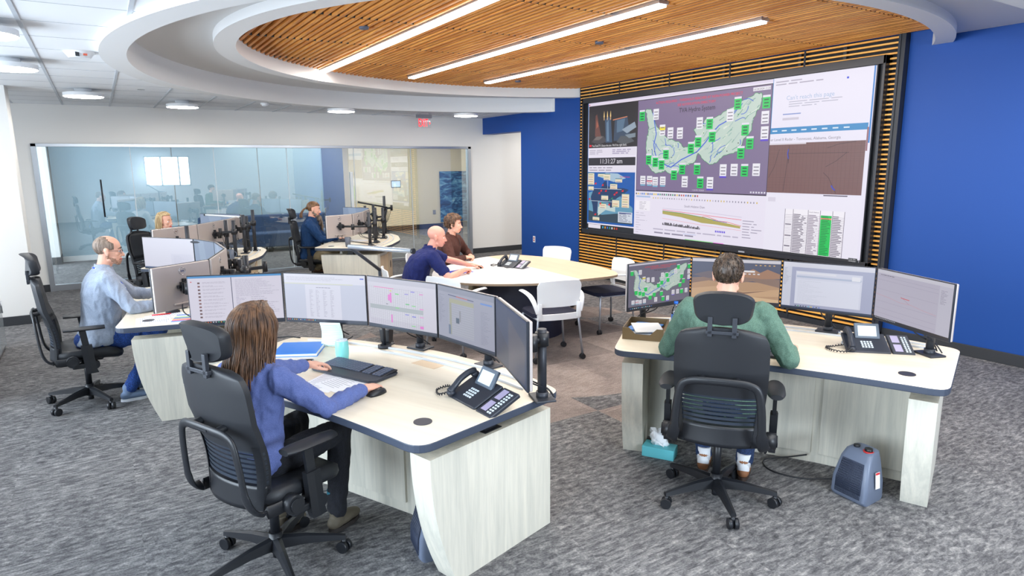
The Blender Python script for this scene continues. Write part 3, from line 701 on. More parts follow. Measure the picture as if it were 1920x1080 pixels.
# chart window
P.rect(.246, .012, .742, .327, (236, 230, 246))
for i in range(30): P.rect(.252+i*.0088, .305, .257+i*.0088, .317, rnd.choice([(80, 76, 90), (60, 120, 200), (230, 200, 60), (50, 160, 110), (90, 90, 100), (180, 174, 190), (200, 90, 90)]))
for i in range(40): P.rect(.33+i*.0098, .280, .3335+i*.0098, .290, rnd.choice([(170, 164, 184), (150, 146, 164), (190, 184, 204), (150, 146, 164), (220, 190, 60)]))
P.rect(.254, .285, .318, .297, (176, 196, 232)); P.rect(.252, .19, .318, .262, (246, 242, 250)); P.lines(.27, .195, .315, .258, 6, (168, 162, 180), rnd, .3); P.lines(.255, .02, .315, .18, 9, (186, 180, 198), rnd, .18, .2, .9)
P.text('South Holston Dam', .50, .232, .022, (120, 112, 134), 'CENTER', A_)
P.line([(.373, .215), (.52, .21), (.668, .193)], .0006, (200, 190, 214)); P.line([(.373, .205), (.668, .176)], .0008, (240, 96, 110))
P.poly([(.373, .197), (.45, .190), (.53, .176), (.58, .158), (.665, .136), (.665, .122), (.58, .134), (.53, .136), (.45, .163), (.373, .176)], (182, 172, 96))
P.line([(.373, .197), (.45, .190), (.53, .174), (.58, .160)], .0009, (96, 150, 90)); P.line([(.53, .176), (.55, .180), (.59, .158), (.62, .156), (.668, .138)], .0008, (238, 120, 90)); P.line([(.57, .160), (.62, .152)], .0008, (100, 120, 210)); P.line([(.373, .145), (.53, .122), (.668, .11)], .0006, (240, 170, 176))
x = .374
while x < .525: h = rnd.uniform(.008, .022); P.rect(x, .098-(x-.374)*.05, x+.003, .098+h-(x-.374)*.05, rnd.choice([(20, 18, 24)]*3+[(130, 124, 140)])); x += .0036
for i in range(6): P.rect(.58+i*.0062, .083, .584+i*.0062, .095, (96, 70, 220))
P.lines(.672, .06, .735, .18, 7, (170, 164, 184), rnd, .3); P.lines(.335, .055, .66, .075, 1, (190, 184, 204), rnd, .4, 1, 1); P.lines(.34, .03, .50, .05, 1, (150, 144, 166), rnd, .5, 1, 1); P.rect(.46, .05, .51, .052, (130, 170, 230))
P.rect(.468, .012, .575, .017, (150, 226, 150)); P.rect(.575, .012, .612, .017, (230, 130, 220))
# right hand windows
P.rect(.742, .0, 1, 1, (236, 232, 248)); P.rect(.742, .72, .7435, 1, (60, 150, 220)); P.rect(.9965, .62, 1, 1, (40, 130, 210))
P.lines(.75, .955, .98, .985, 2, (176, 170, 190), rnd, .4); P.rect(.935, .952, .940, .962, (40, 70, 220))
P.text("Can't reach this page", .782, .873, .034, (168, 190, 226), 'LEFT', A_); P.lines(.79, .83, .93, .868, 3, (176, 176, 196), rnd, .3, .5, 1); P.lines(.775, .79, .83, .80, 1, (130, 150, 210), rnd, .6, 1, 1); P.rect(.775, .762, .82, .775, (206, 200, 216))
P.rect(.742, .688, .994, .722, (50, 140, 200))
for i in range(8): P.rect(.748+i*.027, .701, .762+i*.027, .708, (226, 238, 248))
P.text('er Level II Radar - Tennessee, Alabama, Georgia', .744, .648, .022, (130, 124, 140), 'LEFT', A_)
P.rect(.742, .352, .992, .634, (122, 86, 84))
for i in range(34):
    y = .36+i*.0083; P.line([(.742, y+rnd.uniform(-.002, .002)), (.992, y+rnd.uniform(-.002, .002))], .0003, (106, 72, 72))
for i in range(24):
    x = .748+i*.0101; P.line([(x, .352), (x+rnd.uniform(-.003, .003), .634)], .0003, (106, 72, 72))
for pts in ([(.745, .44), (.76, .5), (.772, .6)], [(.79, .36), (.80, .62)], [(.80, .575), (.955, .575)], [(.80, .565), (.80, .52), (.798, .60)], [(.90, .60), (.93, .62), (.97, .63)], [(.90, .50), (.925, .53), (.95, .575)], [(.895, .47), (.91, .44), (.93, .36)]): P.line(pts, .0006, (70, 48, 56))
P.line([(.798, .60), (.796, .575), (.799, .545)], .0014, (60, 70, 180)); P.line([(.918, .40), (.922, .385), (.928, .375)], .0018, (60, 70, 190))
P.rect(.742, .626, .845, .634, (220, 212, 222)); P.rect(.90, .342, .96, .348, (90, 80, 100)); P.rect(.9925, .58, .9965, .70, (150, 100, 110)); P.rect(.9925, .05, .9945, .33, (90, 84, 100))
P.rect(.742, .0, .995, .34, (238, 234, 248)); P.rect(.748, .30, .77, .325, (220, 214, 230)); P.rect(.80, .012, .957, .262, (246, 242, 250)); 
for i in range(24):
    y = .014+i*.0093; P.rect(.80, y, .957, y+.0012, (130, 120, 140)); P.lines(.825, y+.002, .862, y+.008, 1, (110, 100, 120), rnd, .7, .6, 1); P.lines(.866, y+.002, .893, y+.008, 1, (150, 136, 156), rnd, .7, .4, 1); P.lines(.929, y+.002, .955, y+.008, 1, (110, 100, 120), rnd, .7, .5, 1)
P.rect(.898, .014, .926, .236, (16, 200, 88)); P.rect(.898, .214, .926, .222, (230, 150, 110))
for i in range(24): P.lines(.901, .016+i*.0093, .924, .022+i*.0093, 1, (10, 120, 60), rnd, .6, .5, 1)
for x in (.80, .823, .864, .896, .9275, .957): P.rect(x, .012, x+.0012, .262, (110, 100, 120))
for y in (.045, .105, .17): P.lines(.803, y, .821, y+.008, 1, (120, 112, 130), rnd, .8, .9, 1)
P.text('South Holston', .88, .247, .010, (90, 84, 100), 'CENTER', A_)
P.rect(.742, 0, 1, .012, (44, 46, 50)); P.rect(.975, 0, .9965, .02, (44, 46, 50)); P.text('12:31 PM', .984, .010, .010, (230, 230, 236), 'CENTER', A_); P.text('10/24/2024', .984, .001, .009, (230, 230, 236), 'CENTER', A_)

vw = thing('video_wall', 'huge wall display of the hydro river map in a thick black frame', 'display wall', (7.40, 6.73, .0))
# local: x = -Y world (picture left to right), placed on plane X = 7.33
def WM(X, Y, Z): return Matrix(((0, 0, -1, X), (-1, 0, 0, Y), (0, 1, 0, Z), (0, 0, 0, 1)))
b = MB(); fy0, fy1 = 4.09-6.73, 9.375-6.73
for a_ in ((fy0, fy1, 3.045, 3.135), (fy0, fy1, .79, .865)): b.box(-.055, .075, *a_, bev=.004)
for a_ in ((fy0, fy0+.03), (fy1-.03, fy1)): b.box(-.055, .075, a_[0], a_[1], .79, 3.135, bev=.004)
b.build('frame', mat('frame_black', (44, 45, 50), .3), vw)
MB().box(.0, .06, fy0+.02, fy1-.02, .82, 3.10).build('housing', M_black, vw)
SY0, SY1, SZ0, SZ1 = 4.185, 9.205, .857, 3.037
MB().box(-.045, .0, SY0-6.73-.012, SY1-6.73+.012, SZ0-.012, SZ1+.012).build('screen_body', M_black, vw)
P.build(SY1-SY0, SZ1-SZ0, WM(-.0465, SY1-6.73, SZ0), M_wall, 'screen', vw)
for v in [c for c in vw.children if c.name.startswith('screen') and 'body' not in c.name]: v['label'] = 'bright wall picture with the river map'
MB().box(-.06, -.055, -.95, -.85, .80, .82).build('brand_plate', mat('plate_grey', (150, 152, 160), .4), vw)

# ---- monitor pictures
def pic_mail():
    P = Pic((232, 228, 244)); P.rect(0, 0, 1, .045, (24, 30, 46)); P.rect(0, .96, 1, 1, (90, 160, 220)); r = random.Random(2)
    for i in range(18): P.rect(.03+i*.028, .012, .043+i*.028, .032, r.choice([(90, 190, 220), (230, 180, 60), (220, 220, 230), (80, 120, 220), (60, 190, 140), (220, 110, 60)]))
    P.rect(.455, .045, .462, .96, (60, 66, 96))
    for i in range(11):
        y = .84-i*.072; P.rect(.10, y, .125, y+.035, r.choice([(150, 110, 110), (120, 90, 90), (200, 190, 210)])); P.lines(.15, y, .42, y+.04, 2, (188, 182, 200), r, .35, .4, 1)
    P.lines(.50, .55, .97, .92, 16, (190, 186, 206), r, .3, .5, 1); P.lines(.50, .10, .62, .55, 16, (180, 176, 200), r, .3); P.lines(.66, .10, .97, .55, 11, (196, 192, 210), r, .3); P.rect(.03, .88, .045, .9, (226, 100, 100)); return P
def pic_doc():
    P = Pic((206, 210, 230)); P.rect(0, 0, 1, .05, (34, 46, 72)); r = random.Random(3); P.rect(0, .80, 1, 1, (228, 228, 242)); P.rect(0, .79, .85, .81, (220, 222, 200)); P.lines(.03, .86, .9, .95, 3, (190, 188, 206), r, .3, .6, 1); P.rect(.94, .92, .985, .945, (70, 90, 210))
    P.rect(.26, .05, .70, .78, (226, 226, 242))
    for x in (.31, .39, .48, .57): P.lines(x, .10, x+.05, .68, 22, (176, 174, 194), r, .3, .3, 1)
    P.lines(.40, .71, .58, .74, 1, (150, 148, 170), r, .4, 1, 1)
    for i in range(14): P.rect(.02+i*.026, .014, .032+i*.026, .034, r.choice([(90, 190, 220), (230, 180, 60), (220, 220, 230), (200, 80, 90), (60, 120, 210)]))
    return P
def pic_cal():
    P = Pic((214, 210, 224)); r = random.Random(4); P.rect(0, 0, 1, .04, (34, 44, 66)); P.rect(0, .9, 1, 1, (196, 194, 208)); P.rect(.03, .16, .82, .80, (222, 220, 232))
    for i in range(25): P.rect(.03+i*.0325, .06, .032+i*.0325, .82, (150, 150, 166))
    for i in range(28): P.rect(.03, .06+i*.0275, .82, .063+i*.0275, (158, 158, 172))
    P.rect(.03, .36, .82, .45, (176, 184, 188))
    P.rect(.34, .52, .365, .72, (236, 120, 214)); P.rect(.31, .56, .34, .68, (236, 120, 214)); P.rect(.35, .12, .37, .28, (236, 120, 214)); P.rect(.77, .08, .82, .13, (236, 120, 214)); P.rect(.1, .80, .4, .815, (238, 130, 190))
    for x, y, c in ((.77, .75, (236, 150, 214)), (.42, .70, (120, 226, 120)), (.65, .78, (150, 140, 236)), (.56, .72, (160, 150, 226)), (.42, .42, (140, 220, 140)), (.66, .50, (140, 220, 140)), (.66, .29, (130, 130, 230)), (.77, .46, (236, 130, 210)), (.56, .31, (150, 150, 230)), (.77, .3, (236, 160, 220)), (.65, .1, (150, 220, 150)), (.57, .52, (90, 200, 110))): P.rect(x, y, x+.055, y+.02, c)
    P.rect(.34, .75, .37, .77, (230, 214, 90)); P.rect(.28, .48, .31, .49, (40, 36, 50)); P.rect(.2, .015, .6, .03, (60, 80, 110)); return P
def pic_sheet():
    P = Pic((166, 168, 186)); r = random.Random(6); P.rect(0, 0, 1, .04, (40, 52, 78)); P.rect(0, .9, 1, 1, (150, 154, 172)); P.lines(.02, .3, .14, .85, 20, (140, 142, 162), r, .3); P.rect(.2, .12, .66, .72, (176, 178, 192)); P.rect(.22, .72, .66, .80, (176, 176, 150))
    P.line([(.2, .86), (.66, .84)], .003, (40, 50, 110)); P.line([(.35, .855), (.55, .845)], .003, (220, 80, 70))
    for i in range(14): P.rect(.2, .14+i*.042, .66, .143+i*.042, (140, 142, 156))
    P.rect(.22, .12, .26, .72, (164, 164, 150)); P.rect(.34, .36, .40, .46, (86, 100, 120)); P.rect(.40, .4, .43, .6, (150, 150, 160)); P.rect(.2, .12, .24, .3, (110, 124, 150)); P.lines(.78, .1, .95, .7, 22, (146, 148, 168), r, .3); P.rect(.78, .82, .97, .85, (110, 150, 220)); return P
def pic_dark():
    P = Pic((58, 70, 98)); P.poly([(0, .62), (.45, .35), (.45, 0), (0, 0)], (52, 60, 84)); P.poly([(.45, .86), (.95, .62), (.95, .04), (.45, .02)], (84, 84, 100)); P.rect(0, .97, 1, 1, (40, 60, 104)); return P
def pic_hydro():
    P = Pic((112, 108, 128)); r = random.Random(9); P.rect(0, 0, 1, .055, (26, 30, 44)); P.rect(0, .965, 1, 1, (214, 212, 226))
    hydro(P, lambda x: (x-.251)/.487, lambda y: .06+(y-.336)/.636*.9, r, False)
    P.text('ACTION REQUIRED - THRESHOLD REACHED', .49, .895, .045, (236, 44, 50), 'CENTER', .56); P.text('SEE NOTIFICATION DIRECTORY', .49, .855, .04, (236, 44, 50), 'CENTER', .56); P.text('TVA Hydro System', .49, .80, .05, (40, 34, 46), 'CENTER', .56)
    for i in range(12): P.rect(.02+i*.03, .018, .034+i*.03, .036, r.choice([(90, 190, 220), (220, 220, 230), (60, 120, 210)]))
    return P
def pic_dunes():
    P = Pic((92, 96, 120)); P.rect(0, .93, 1, 1, (222, 218, 228)); P.rect(0, 0, 1, .055, (30, 34, 44)); P.rect(0, .06, 1, .5, (196, 158, 124)); P.poly([(0, .42), (.2, .5), (.45, .44), (.7, .52), (1, .40), (1, .58), (.6, .66), (0, .55)], (150, 124, 112))
    P.poly([(.5, .62), (.7, .80), (.78, .72), (.86, .80), (1, .7), (1, .6), (.8, .58)], (176, 134, 108)); P.poly([(.0, .62), (.2, .72), (.42, .6), (.2, .55)], (120, 108, 116)); P.poly([(0, .3), (.3, .38), (.6, .28), (1, .36), (1, .2), (0, .1)], (214, 176, 138)); P.poly([(.1, .06), (.5, .2), (1, .12), (1, .06)], (226, 192, 152)); P.poly([(.3, .36), (.6, .26), (.9, .33), (.6, .22)], (150, 118, 100))
    P.rect(.3, .72, .72, .76, (244, 242, 246))
    for i in range(6): P.rect(.5+i*.05, .67, .525+i*.05, .695, (232, 230, 236))
    for i in range(5): P.rect(.72+i*.05, .875, .74+i*.05, .895, (236, 190, 120))
    return P
def pic_code():
    P = Pic((176, 180, 208)); r = random.Random(8); P.rect(0, .0, 1, .035, (40, 56, 86)); P.rect(0, .90, 1, 1, (226, 226, 240)); P.rect(0, .04, .10, .9, (218, 220, 236)); P.lines(.01, .5, .09, .88, 18, (170, 174, 196), r, .3); P.rect(.15, .10, .88, .82, (222, 224, 242)); P.rect(.16, .68, .87, .72, (190, 200, 224)); P.rect(.16, .76, .60, .80, (236, 236, 246)); P.rect(.15, .10, .86, .64, (230, 232, 248))
    P.lines(.18, .14, .55, .62, 16, (206, 208, 226), r, .2, .2, .9); P.rect(.77, .69, .86, .78, (242, 242, 250))
    for i in range(10): P.rect(.16+i*.03, .044, .175+i*.03, .064, r.choice([(60, 190, 220), (230, 210, 60), (40, 60, 90), (70, 120, 220), (50, 160, 90)]))
    return P
def pic_chart():
    P = Pic((192, 188, 206)); r = random.Random(12); P.rect(0, 0, 1, .04, (40, 36, 40)); P.rect(0, .93, 1, 1, (212, 210, 222)); P.rect(.84, .04, 1, .93, (200, 198, 214)); P.lines(.86, .6, .98, .86, 12, (140, 134, 156), r, .3)
    for y in (.86, .79, .60, .36, .22, .12): P.line([(.02, y+.01), (.83, y-.01)], .0008, (158, 150, 170))
    P.line([(.0, .5), (.2, .47), (.35, .43), (.5, .44), (.65, .40), (.83, .37)], .0012, (216, 150, 160)); P.line([(.36, .53), (.48, .52)], .003, (226, 80, 80)); P.line([(.36, .55), (.48, .44)], .0012, (170, 120, 150)); P.lines(.05, .88, .3, .92, 1, (110, 104, 120), r, .3)
    for i in range(14): P.rect(.02+i*.022, .012, .03+i*.022, .028, (200, 206, 220))
    return P
def pic_blank():
    P = Pic((228, 228, 244)); r = random.Random(14); P.rect(.55, .1, .95, .5, (222, 222, 240)); P.lines(.6, .12, .93, .45, 9, (206, 206, 226), r, .3); P.rect(0, 0, 1, .04, (52, 84, 130)); return P
def pic_grey():
    P = Pic((146, 166, 196)); P.rect(0, 0, 1, .05, (60, 84, 120)); P.poly([(.3, 0), (.62, 0), (.5, 1), (.2, 1)], (160, 180, 208)); return P

M_bezel = mat('bezel', (28, 32, 42), .35); M_back = mat('monitor_back', (196, 186, 182), .38, .35)
def pole_parts(parent, x, y, z0, ztop, armz, arm_to, Rz=0):
    b = MB(); b.box(x-.075, x+.075, y-.055, y+.055, z0, z0+.012, bev=.004); b.cyl((x, y, z0), (x, y, z0+.04), .032)
    base = b.build('pole_base', M_dkgrey, parent); p = MB().cyl((x, y, z0+.01), (x, y, ztop), .024, n=20).build('pole', M_dkgrey, parent)
    b = MB(); b.cyl((x, y, armz-.035), (x, y, armz+.035), .036, n=20); b.tube([(x, y, armz), ((x+arm_to[0])/2+.04, (y+arm_to[1])/2, armz), (arm_to[0], arm_to[1]+.05, armz)], .016)
    b.cyl(((x+arm_to[0])/2+.04, (y+arm_to[1])/2, armz-.05), ((x+arm_to[0])/2+.04, (y+arm_to[1])/2, armz+.035), .026, n=16)
    b.box(arm_to[0]-.012, arm_to[0]+.012, arm_to[1]-.016, arm_to[1]+.012, armz-.06, armz+.06, M=None, bev=.003); b.box(arm_to[0]-.06, arm_to[0]+.06, arm_to[1]-.016, arm_to[1]+.012, armz-.012, armz+.012, bev=.003); b.box(arm_to[0]-.035, arm_to[0]+.035, arm_to[1]-.014, arm_to[1]+.02, armz-.035, armz+.035, bev=.004); b.box(arm_to[0]-.03, arm_to[0]+.03, arm_to[1]+.02, arm_to[1]+.06, armz-.03, armz+.03, bev=.006)
    b.build('arm', M_black, parent)
def monitor(v0, v1, deskz, zt, pic, label, group, h=.345, pole=(0, .17), ptop=None, cable=True, flip=False):
    """v0 -> v1: picture's left to right as its user sees it"""
    v0 = Vector(v0[:2]); v1 = Vector(v1[:2]); c = (v0+v1)/2; d = v1-v0; W = d.length-.008; rz = math.atan2(d.y, d.x)
    t = thing('monitor', label, 'monitor', (c.x, c.y, deskz), rz, group)
    z1 = zt-deskz; z0 = z1-h
    o = MB().box(-W/2, W/2, .0, .012, z0, z1, bev=.003).build('bezel', M_bezel, t)
    b = MB(); b.box(-W/2+.002, W/2-.002, .012, .030, z0+.002, z1-.002, bev=.006); b.box(-.10, .10, .03, .048, z0+.035, z0+.05, bev=.004)
    b.build('back_shell', M_back, t)
    b = MB(); pts = [(.028*math.cos(a), .0315, z1-.055+.028*math.sin(a)) for a in [2*PI*k/24 for k in range(24)]]; b.tube(pts, .0022, 6, closed=True)
    for dx in (-.012, -.004, .004, .012): b.box(dx-.002, dx+.002, .0305, .033, z1-.062, z1-.048)
    b.build('round_emblem', M_chrome, t)
    pic().build(W-.012, h-.020, Matrix(((1, 0, 0, -W/2+.006), (0, 0, -1, -.0004), (0, 1, 0, z0+.014), (0, 0, 0, 1))), M_scr, 'screen', t)
    pole_parts(t, pole[0], pole[1], 0, ptop or (z1-.12), (z0+z1)/2, (0, .045))
    if cable:
        b = MB()
        for dx in (-.05, .03): b.tube(crom([(dx, .04, z0+.05), (dx+.02, .08, z0-.03), (pole[0]+dx*.3, pole[1]+.03, z0-.10), (pole[0]+dx*.5+.03, pole[1]+.05, .02)], 5, False), .0045, 6)
        b.build('cable', M_black, t)
    return t
# ------------------------------------------------------------------ consoles
def frame_of(o, a):
    """local x = operator's right, y = facing"""
    a = math.radians(a); return (o[0], o[1], a-PI/2)
def lw(o, a, x, y, z=0):
    a = math.radians(a); return Vector((o[0]+math.sin(a)*x+math.cos(a)*y, o[1]-math.cos(a)*x+math.sin(a)*y, z))
DTOP = .80
def legmesh(sx):
    """side pedestal; curved front edge. sx = -1 left, +1 right"""
    prof = [(0, .69)]
    for k in range(1, 13): t = k/12; prof.append((.15*t**2.1, .69*(1-t)))
    prof += [(.87, 0), (.87, .69)]
    b = MB(); bm = b.bm; w = .14; A = [bm.verts.new((-w/2, y, z)) for y, z in prof]; B = [bm.verts.new((w/2, y, z)) for y, z in prof]; n = len(prof)
    bm.faces.new(A); bm.faces.new(B[::-1])
    for i in range(n): bm.faces.new((A[i], B[i], B[(i+1) % n], A[(i+1) % n]))
    M = Matrix.Translation((sx*.83, 0, 0)) @ Matrix.Rotation(-sx*math.radians(9), 4, 'Z'); bmesh.ops.transform(bm, matrix=M, verts=bm.verts); return b
def console(o, a, label, warm=False):
    x, y, rz = frame_of(o, a); t = thing('console_desk', label, 'desk', (x, y, 0), rz, 'control room consoles')
    mp = M_panelw if warm else M_panel
    # desktop
    fr = [(-.93, -.12)] + [(-.93+1.86*k/10, -.12+.09*math.sin(PI*k/10)) for k in range(1, 10)] + [(.93, -.12)]
    bk = [(1.10, .85), (.72, 1.02), (.0, 1.12), (-.72, 1.02), (-1.10, .85)]
    P_ = roundpoly(fr+bk, [.10]+[0]*9+[.10]+[.08, .15, .2, .15, .08])
    ob = MB().prism(P_, DTOP-.042, DTOP, bev=0, mi=0, mi_side=1).build('desktop', [M_desk, M_edge], t)
    bv = ob.modifiers.new('b', 'BEVEL'); bv.width = .006; bv.segments = 2; bv.limit_method = 'ANGLE'; bv.angle_limit = 1.0
    # rail slot along the back
    rp = []; 
    for off, zz in ((.0, 0), (.07, 0)): pass
    b = MB()
    path = [(-.92, .76), (-.55, .86), (0, .91), (.55, .86), (.92, .76)]; pp = crom([(p[0], p[1], 0) for p in path], 6, False)
    for (o1, o2, zt) in ((-.012, 0.0, .012), (.075, .087, .012)):
        L = [[(p.x+ 0, p.y+o1, DTOP), (p.x, p.y+o2, DTOP), (p.x, p.y+o2, DTOP+zt), (p.x, p.y+o1, DTOP+zt)] for p in pp]; b.loft(L, smooth=False)
    b.build('cable_rail', mat('rail_alu', (214, 220, 228), .35, .4), t)
    MB().cyl((.75, .12, DTOP), (.75, .12, DTOP+.003), .045, n=28).build('grommet', mat('grommet', (40, 40, 52), .5), t)
    for s_ in (-1, 1):
        lg = legmesh(s_).build('leg', mp, t)
        M = Matrix.Translation((s_*.83, 0, 0)) @ Matrix.Rotation(-s_*math.radians(9), 4, 'Z')
        b = MB(); b.box(-.05, .05, .38, .50, .69, .694, M=M); b.box(-.03, .03, .40, .48, .69, .76, M=M); b.box(-.04, .04, .1, .72, .742, .758, M=M); b.build('lift_column', M_black, lg)
    # faceted modesty body with doors
    pts = [(-.80, .46), (-.30, .52), (.30, .52), (.80, .46)]
    b = MB(); poly = [(-.86, .44), (-.30, .50), (.30, .50), (.86, .44), (.93, .80), (.35, .92), (-.35, .92), (-.93, .80)]
    b.prism(poly, 0, .66); b.build('cabinet_body', mp, t)
    for (p, q) in ((poly[0], poly[1]), (poly[1], poly[2]), (poly[2], poly[3])):
        p = Vector(p); q = Vector(q); d = q-p; ang = math.atan2(d.y, d.x); c = (p+q)/2; w = d.length/2-.025
        d_ = MB().box(-w, w, -.016, 0, .07, .655, M=T(c.x, c.y, 0, ang), bev=.002).build('door', mp, t)
    for (p, q) in ((poly[5], poly[4]), (poly[6], poly[5]), (poly[7], poly[6])):
        p = Vector(p); q = Vector(q); d = q-p; ang = math.atan2(d.y, d.x); c = (p+q)/2; w = d.length/2-.02
        mm = T(c.x, c.y, 0, ang); bd = MB().box(-w, w, 0, .014, .05, .62, M=mm, bev=.002).build('back_door', M_panelw if not warm else mp, t)
        ring = [mm @ Vector((.04*math.cos(k*PI/12), .016, .40+.06*math.sin(k*PI/12))) for k in range(24)]
        MB().tube(ring, .005, 6, closed=True).build('ring_pull', mat('pull_grey', (90, 84, 80), .4, .5), bd)
    return t
DESKS = dict(W=((.7665, 3.3524), 25), R=((3.33, 2.42), 31), L=((.145, 6.64), -3), B=((.80, 9.9), -25), H=((3.17, 10.66), -27))
console(*DESKS['W'], 'curved pale laminate console in front where the long-haired woman types')
console(*DESKS['R'], 'curved pale laminate console of the man in the green shirt')
console(*DESKS['L'], 'curved pale laminate console of the man in glasses, mostly behind monitors')
console(*DESKS['B'], 'curved console of the blonde woman, only its far right end visible')
console(*DESKS['H'], 'curved console of the bearded man beside the glass wall')
ZT = 1.295
W = [(0.426, 4.791), (1.001, 4.564), (1.436, 4.12), (1.687, 3.568), (1.774, 3.013), (1.596, 2.427)]
G = 'monitors on the front woman\'s console'
for i, (pc, lb) in enumerate(((pic_mail, 'monitor with two mail panes, leftmost before the long-haired woman'), (pic_doc, 'monitor with a grey document page, above the teal tumbler'), (pic_cal, 'monitor with a gridded calendar and pink cells'), (pic_sheet, 'dim grey spreadsheet monitor between the calendar and the dark monitor'), (pic_dark, 'nearly dark monitor turned edge-on beside the desk phone'))):
    monitor(W[i], W[i+1], DTOP, ZT, pc, lb, G)
R = [(3.067, 3.38), (3.69, 3.375), (4.075, 2.876), (4.29, 2.32), (4.05, 1.74)]
G = 'monitors on the green-shirt man\'s console'
for i, (pc, lb) in enumerate(((pic_hydro, 'monitor with the river map, leftmost on the right console'), (pic_dunes, 'monitor with a desert dune picture behind the green-shirt man'), (pic_code, 'monitor with a pale window on grey, second from right on the right console'), (pic_chart, 'monitor with faint line charts at the right end of the right console'))):
    monitor(R[i], R[i+1], DTOP, 1.315, pc, lb, G)
L = [(0.243, 5.453), (0.678, 5.719), (0.903, 6.411), (0.912, 7.044), (0.774, 7.483), (0.333, 8.074)]
G = 'monitors on the glasses man\'s console'
for i, (pc, lb) in enumerate(((pic_doc, 'monitor seen from behind with round emblem, nearest the man in glasses'), (pic_doc, 'narrow view of a monitor back, right of the emblem monitor'), (pic_grey, 'thin edge-on monitor at the bend of the glasses man\'s row'), (pic_grey, 'blue-grey monitor facing the camera past the bend'), (pic_blank, 'big white blank-page monitor right of the glasses man\'s face'))):
    monitor(L[5-i-1] if False else L[i+1], L[i], DTOP, 1.28, pc, lb, G, pole=(0, .22))
Bv = [(0.467, 8.938), (1.016, 9.413), (1.487, 10.126), (1.766, 10.667)]
G = 'monitors on the blonde woman\'s console'
for i, lb in enumerate(('monitor back directly in front of the blonde woman', 'monitor back in the middle of the blonde woman\'s row', 'narrow monitor back at the right of the blonde woman\'s row')):
    monitor(Bv[i+1], Bv[i], DTOP, 1.28, pic_grey, lb, G, pole=(0, .2), ptop=.5)
monitor((1.30, 11.35), (1.80, 10.75), DTOP, 1.30, pic_grey, 'pale blue translucent-looking monitor behind the blonde woman\'s row', G, pole=(0, .2))
Hv = [(2.82, 9.805), (3.288, 9.98), (3.581, 10.349), (3.93, 11.0), (4.011, 11.6)]
G = 'monitors on the bearded man\'s console'
for i, lb in enumerate(('monitor back with a four-legged mount, nearest the bearded man', 'second monitor back right of the bearded man', 'third monitor back beside the tall black poles')):
    monitor(Hv[i+1], Hv[i], DTOP, 1.28, pic_grey, lb, G, pole=(0, .3) if i else (-.25, .42), ptop=.52)
monitor((3.72, 11.75), (4.011, 11.2), DTOP, 1.285, pic_grey, 'blue monitor facing the camera at the far end of the bearded man\'s row', G, pole=(0, .25), ptop=.5)
# free standing black poles with clamps behind the rows
def pole(x, y, z, h, lab, grp):
    t = thing('mount_pole', lab, 'pole', (x, y, z), rnd.uniform(0, 3), grp)
    MB().box(-.06, .06, -.05, .05, 0, .012, bev=.003).build('base', M_dkgrey, t); MB().cyl((0, 0, .01), (0, 0, h), .024, n=16).build('post', M_dkgrey, t)
    b = MB(); b.cyl((0, 0, h*.62), (0, 0, h*.62+.07), .038); b.box(.02, .16, -.015, .015, h*.62+.02, h*.62+.05, bev=.004); b.cyl((.17, 0, h*.6), (.17, 0, h*.6+.1), .022); b.build('clamp', M_black, t)
    b = MB()
    for k in range(3): b.tube(crom([(.15-.04*k, 0, h*.6), (.12, .05+.02*k, h*.35), (.05, .06, .15), (.07+.02*k, .02, .01)], 5, False), .004, 6)
    b.build('cable', M_black, t)
for x, y, h, lb in ((3.92, 10.62, .52, 'front black mounting pole left of the pair on the bearded man\'s console'), (4.02, 10.98, .55, 'second black mounting pole on the bearded man\'s console'), (4.33, 11.25, .68, 'tallest black mounting pole at the right tip of the bearded man\'s console')): pole(x, y, DTOP, h, lb, 'mounting poles at the bearded man\'s console')
for x, y, h, lb in ((1.50, 9.55, .50, 'black mounting pole over the middle of the blonde woman\'s console'), (1.68, 9.85, .55, 'black mounting pole carrying the white light bar'), (1.86, 10.1, .60, 'outermost black mounting pole at the end of the blonde woman\'s console')): pole(x, y, DTOP, h, lb, 'mounting poles at the blonde woman\'s console')
for x, y, h, lb in ((1.06, 6.25, .42, 'short black mounting pole behind the glasses man\'s monitors'), (1.07, 6.62, .34, 'stub of a black mounting pole further along the glasses man\'s monitors')): pole(x, y, DTOP, h, lb, 'mounting poles at the glasses man\'s console')

# bar task lamps
def bar_lamp(p0, p1, elbow, foot, lab, mbar):
    t = thing('task_lamp', lab, 'lamp', foot, 0, 'bar task lamps on the consoles'); q = lambda p: Vector(p)-Vector(foot)
    MB().cyl((0, 0, 0), (0, 0, .02), .045).build('base', M_dkgrey, t)
    b = MB(); b.tube([(0, 0, .02), q(elbow)] if elbow else [(0, 0, .02), q(p0)], .012, 8); 
    if elbow: b.tube([q(elbow), q(p0)], .011, 8)
    b.build('arm', M_dkgrey, t)
    a, c = q(p0), q(p1); b = MB(); b.tube([a, a.lerp(c, .5), c], .014, 8); b.build('light_bar', mbar, t); b = MB(); b.cyl(a.lerp(c, .98), a.lerp(c, 1.01), .016); b.build('end_cap', M_black, t)
    return t
Q = lambda px, py, z: px_to(px, py, z)
def px_to(px, py, z=None, X=None, Y=None):
    d = _F+_R*((px-960)/FPX)-_U*((py-540)/FPX); C = Vector((0, 0, CAMZ))
    s_ = (z-CAMZ)/d.z if z is not None else ((X/d.x) if X is not None else Y/d.y)
    return C+d*s_

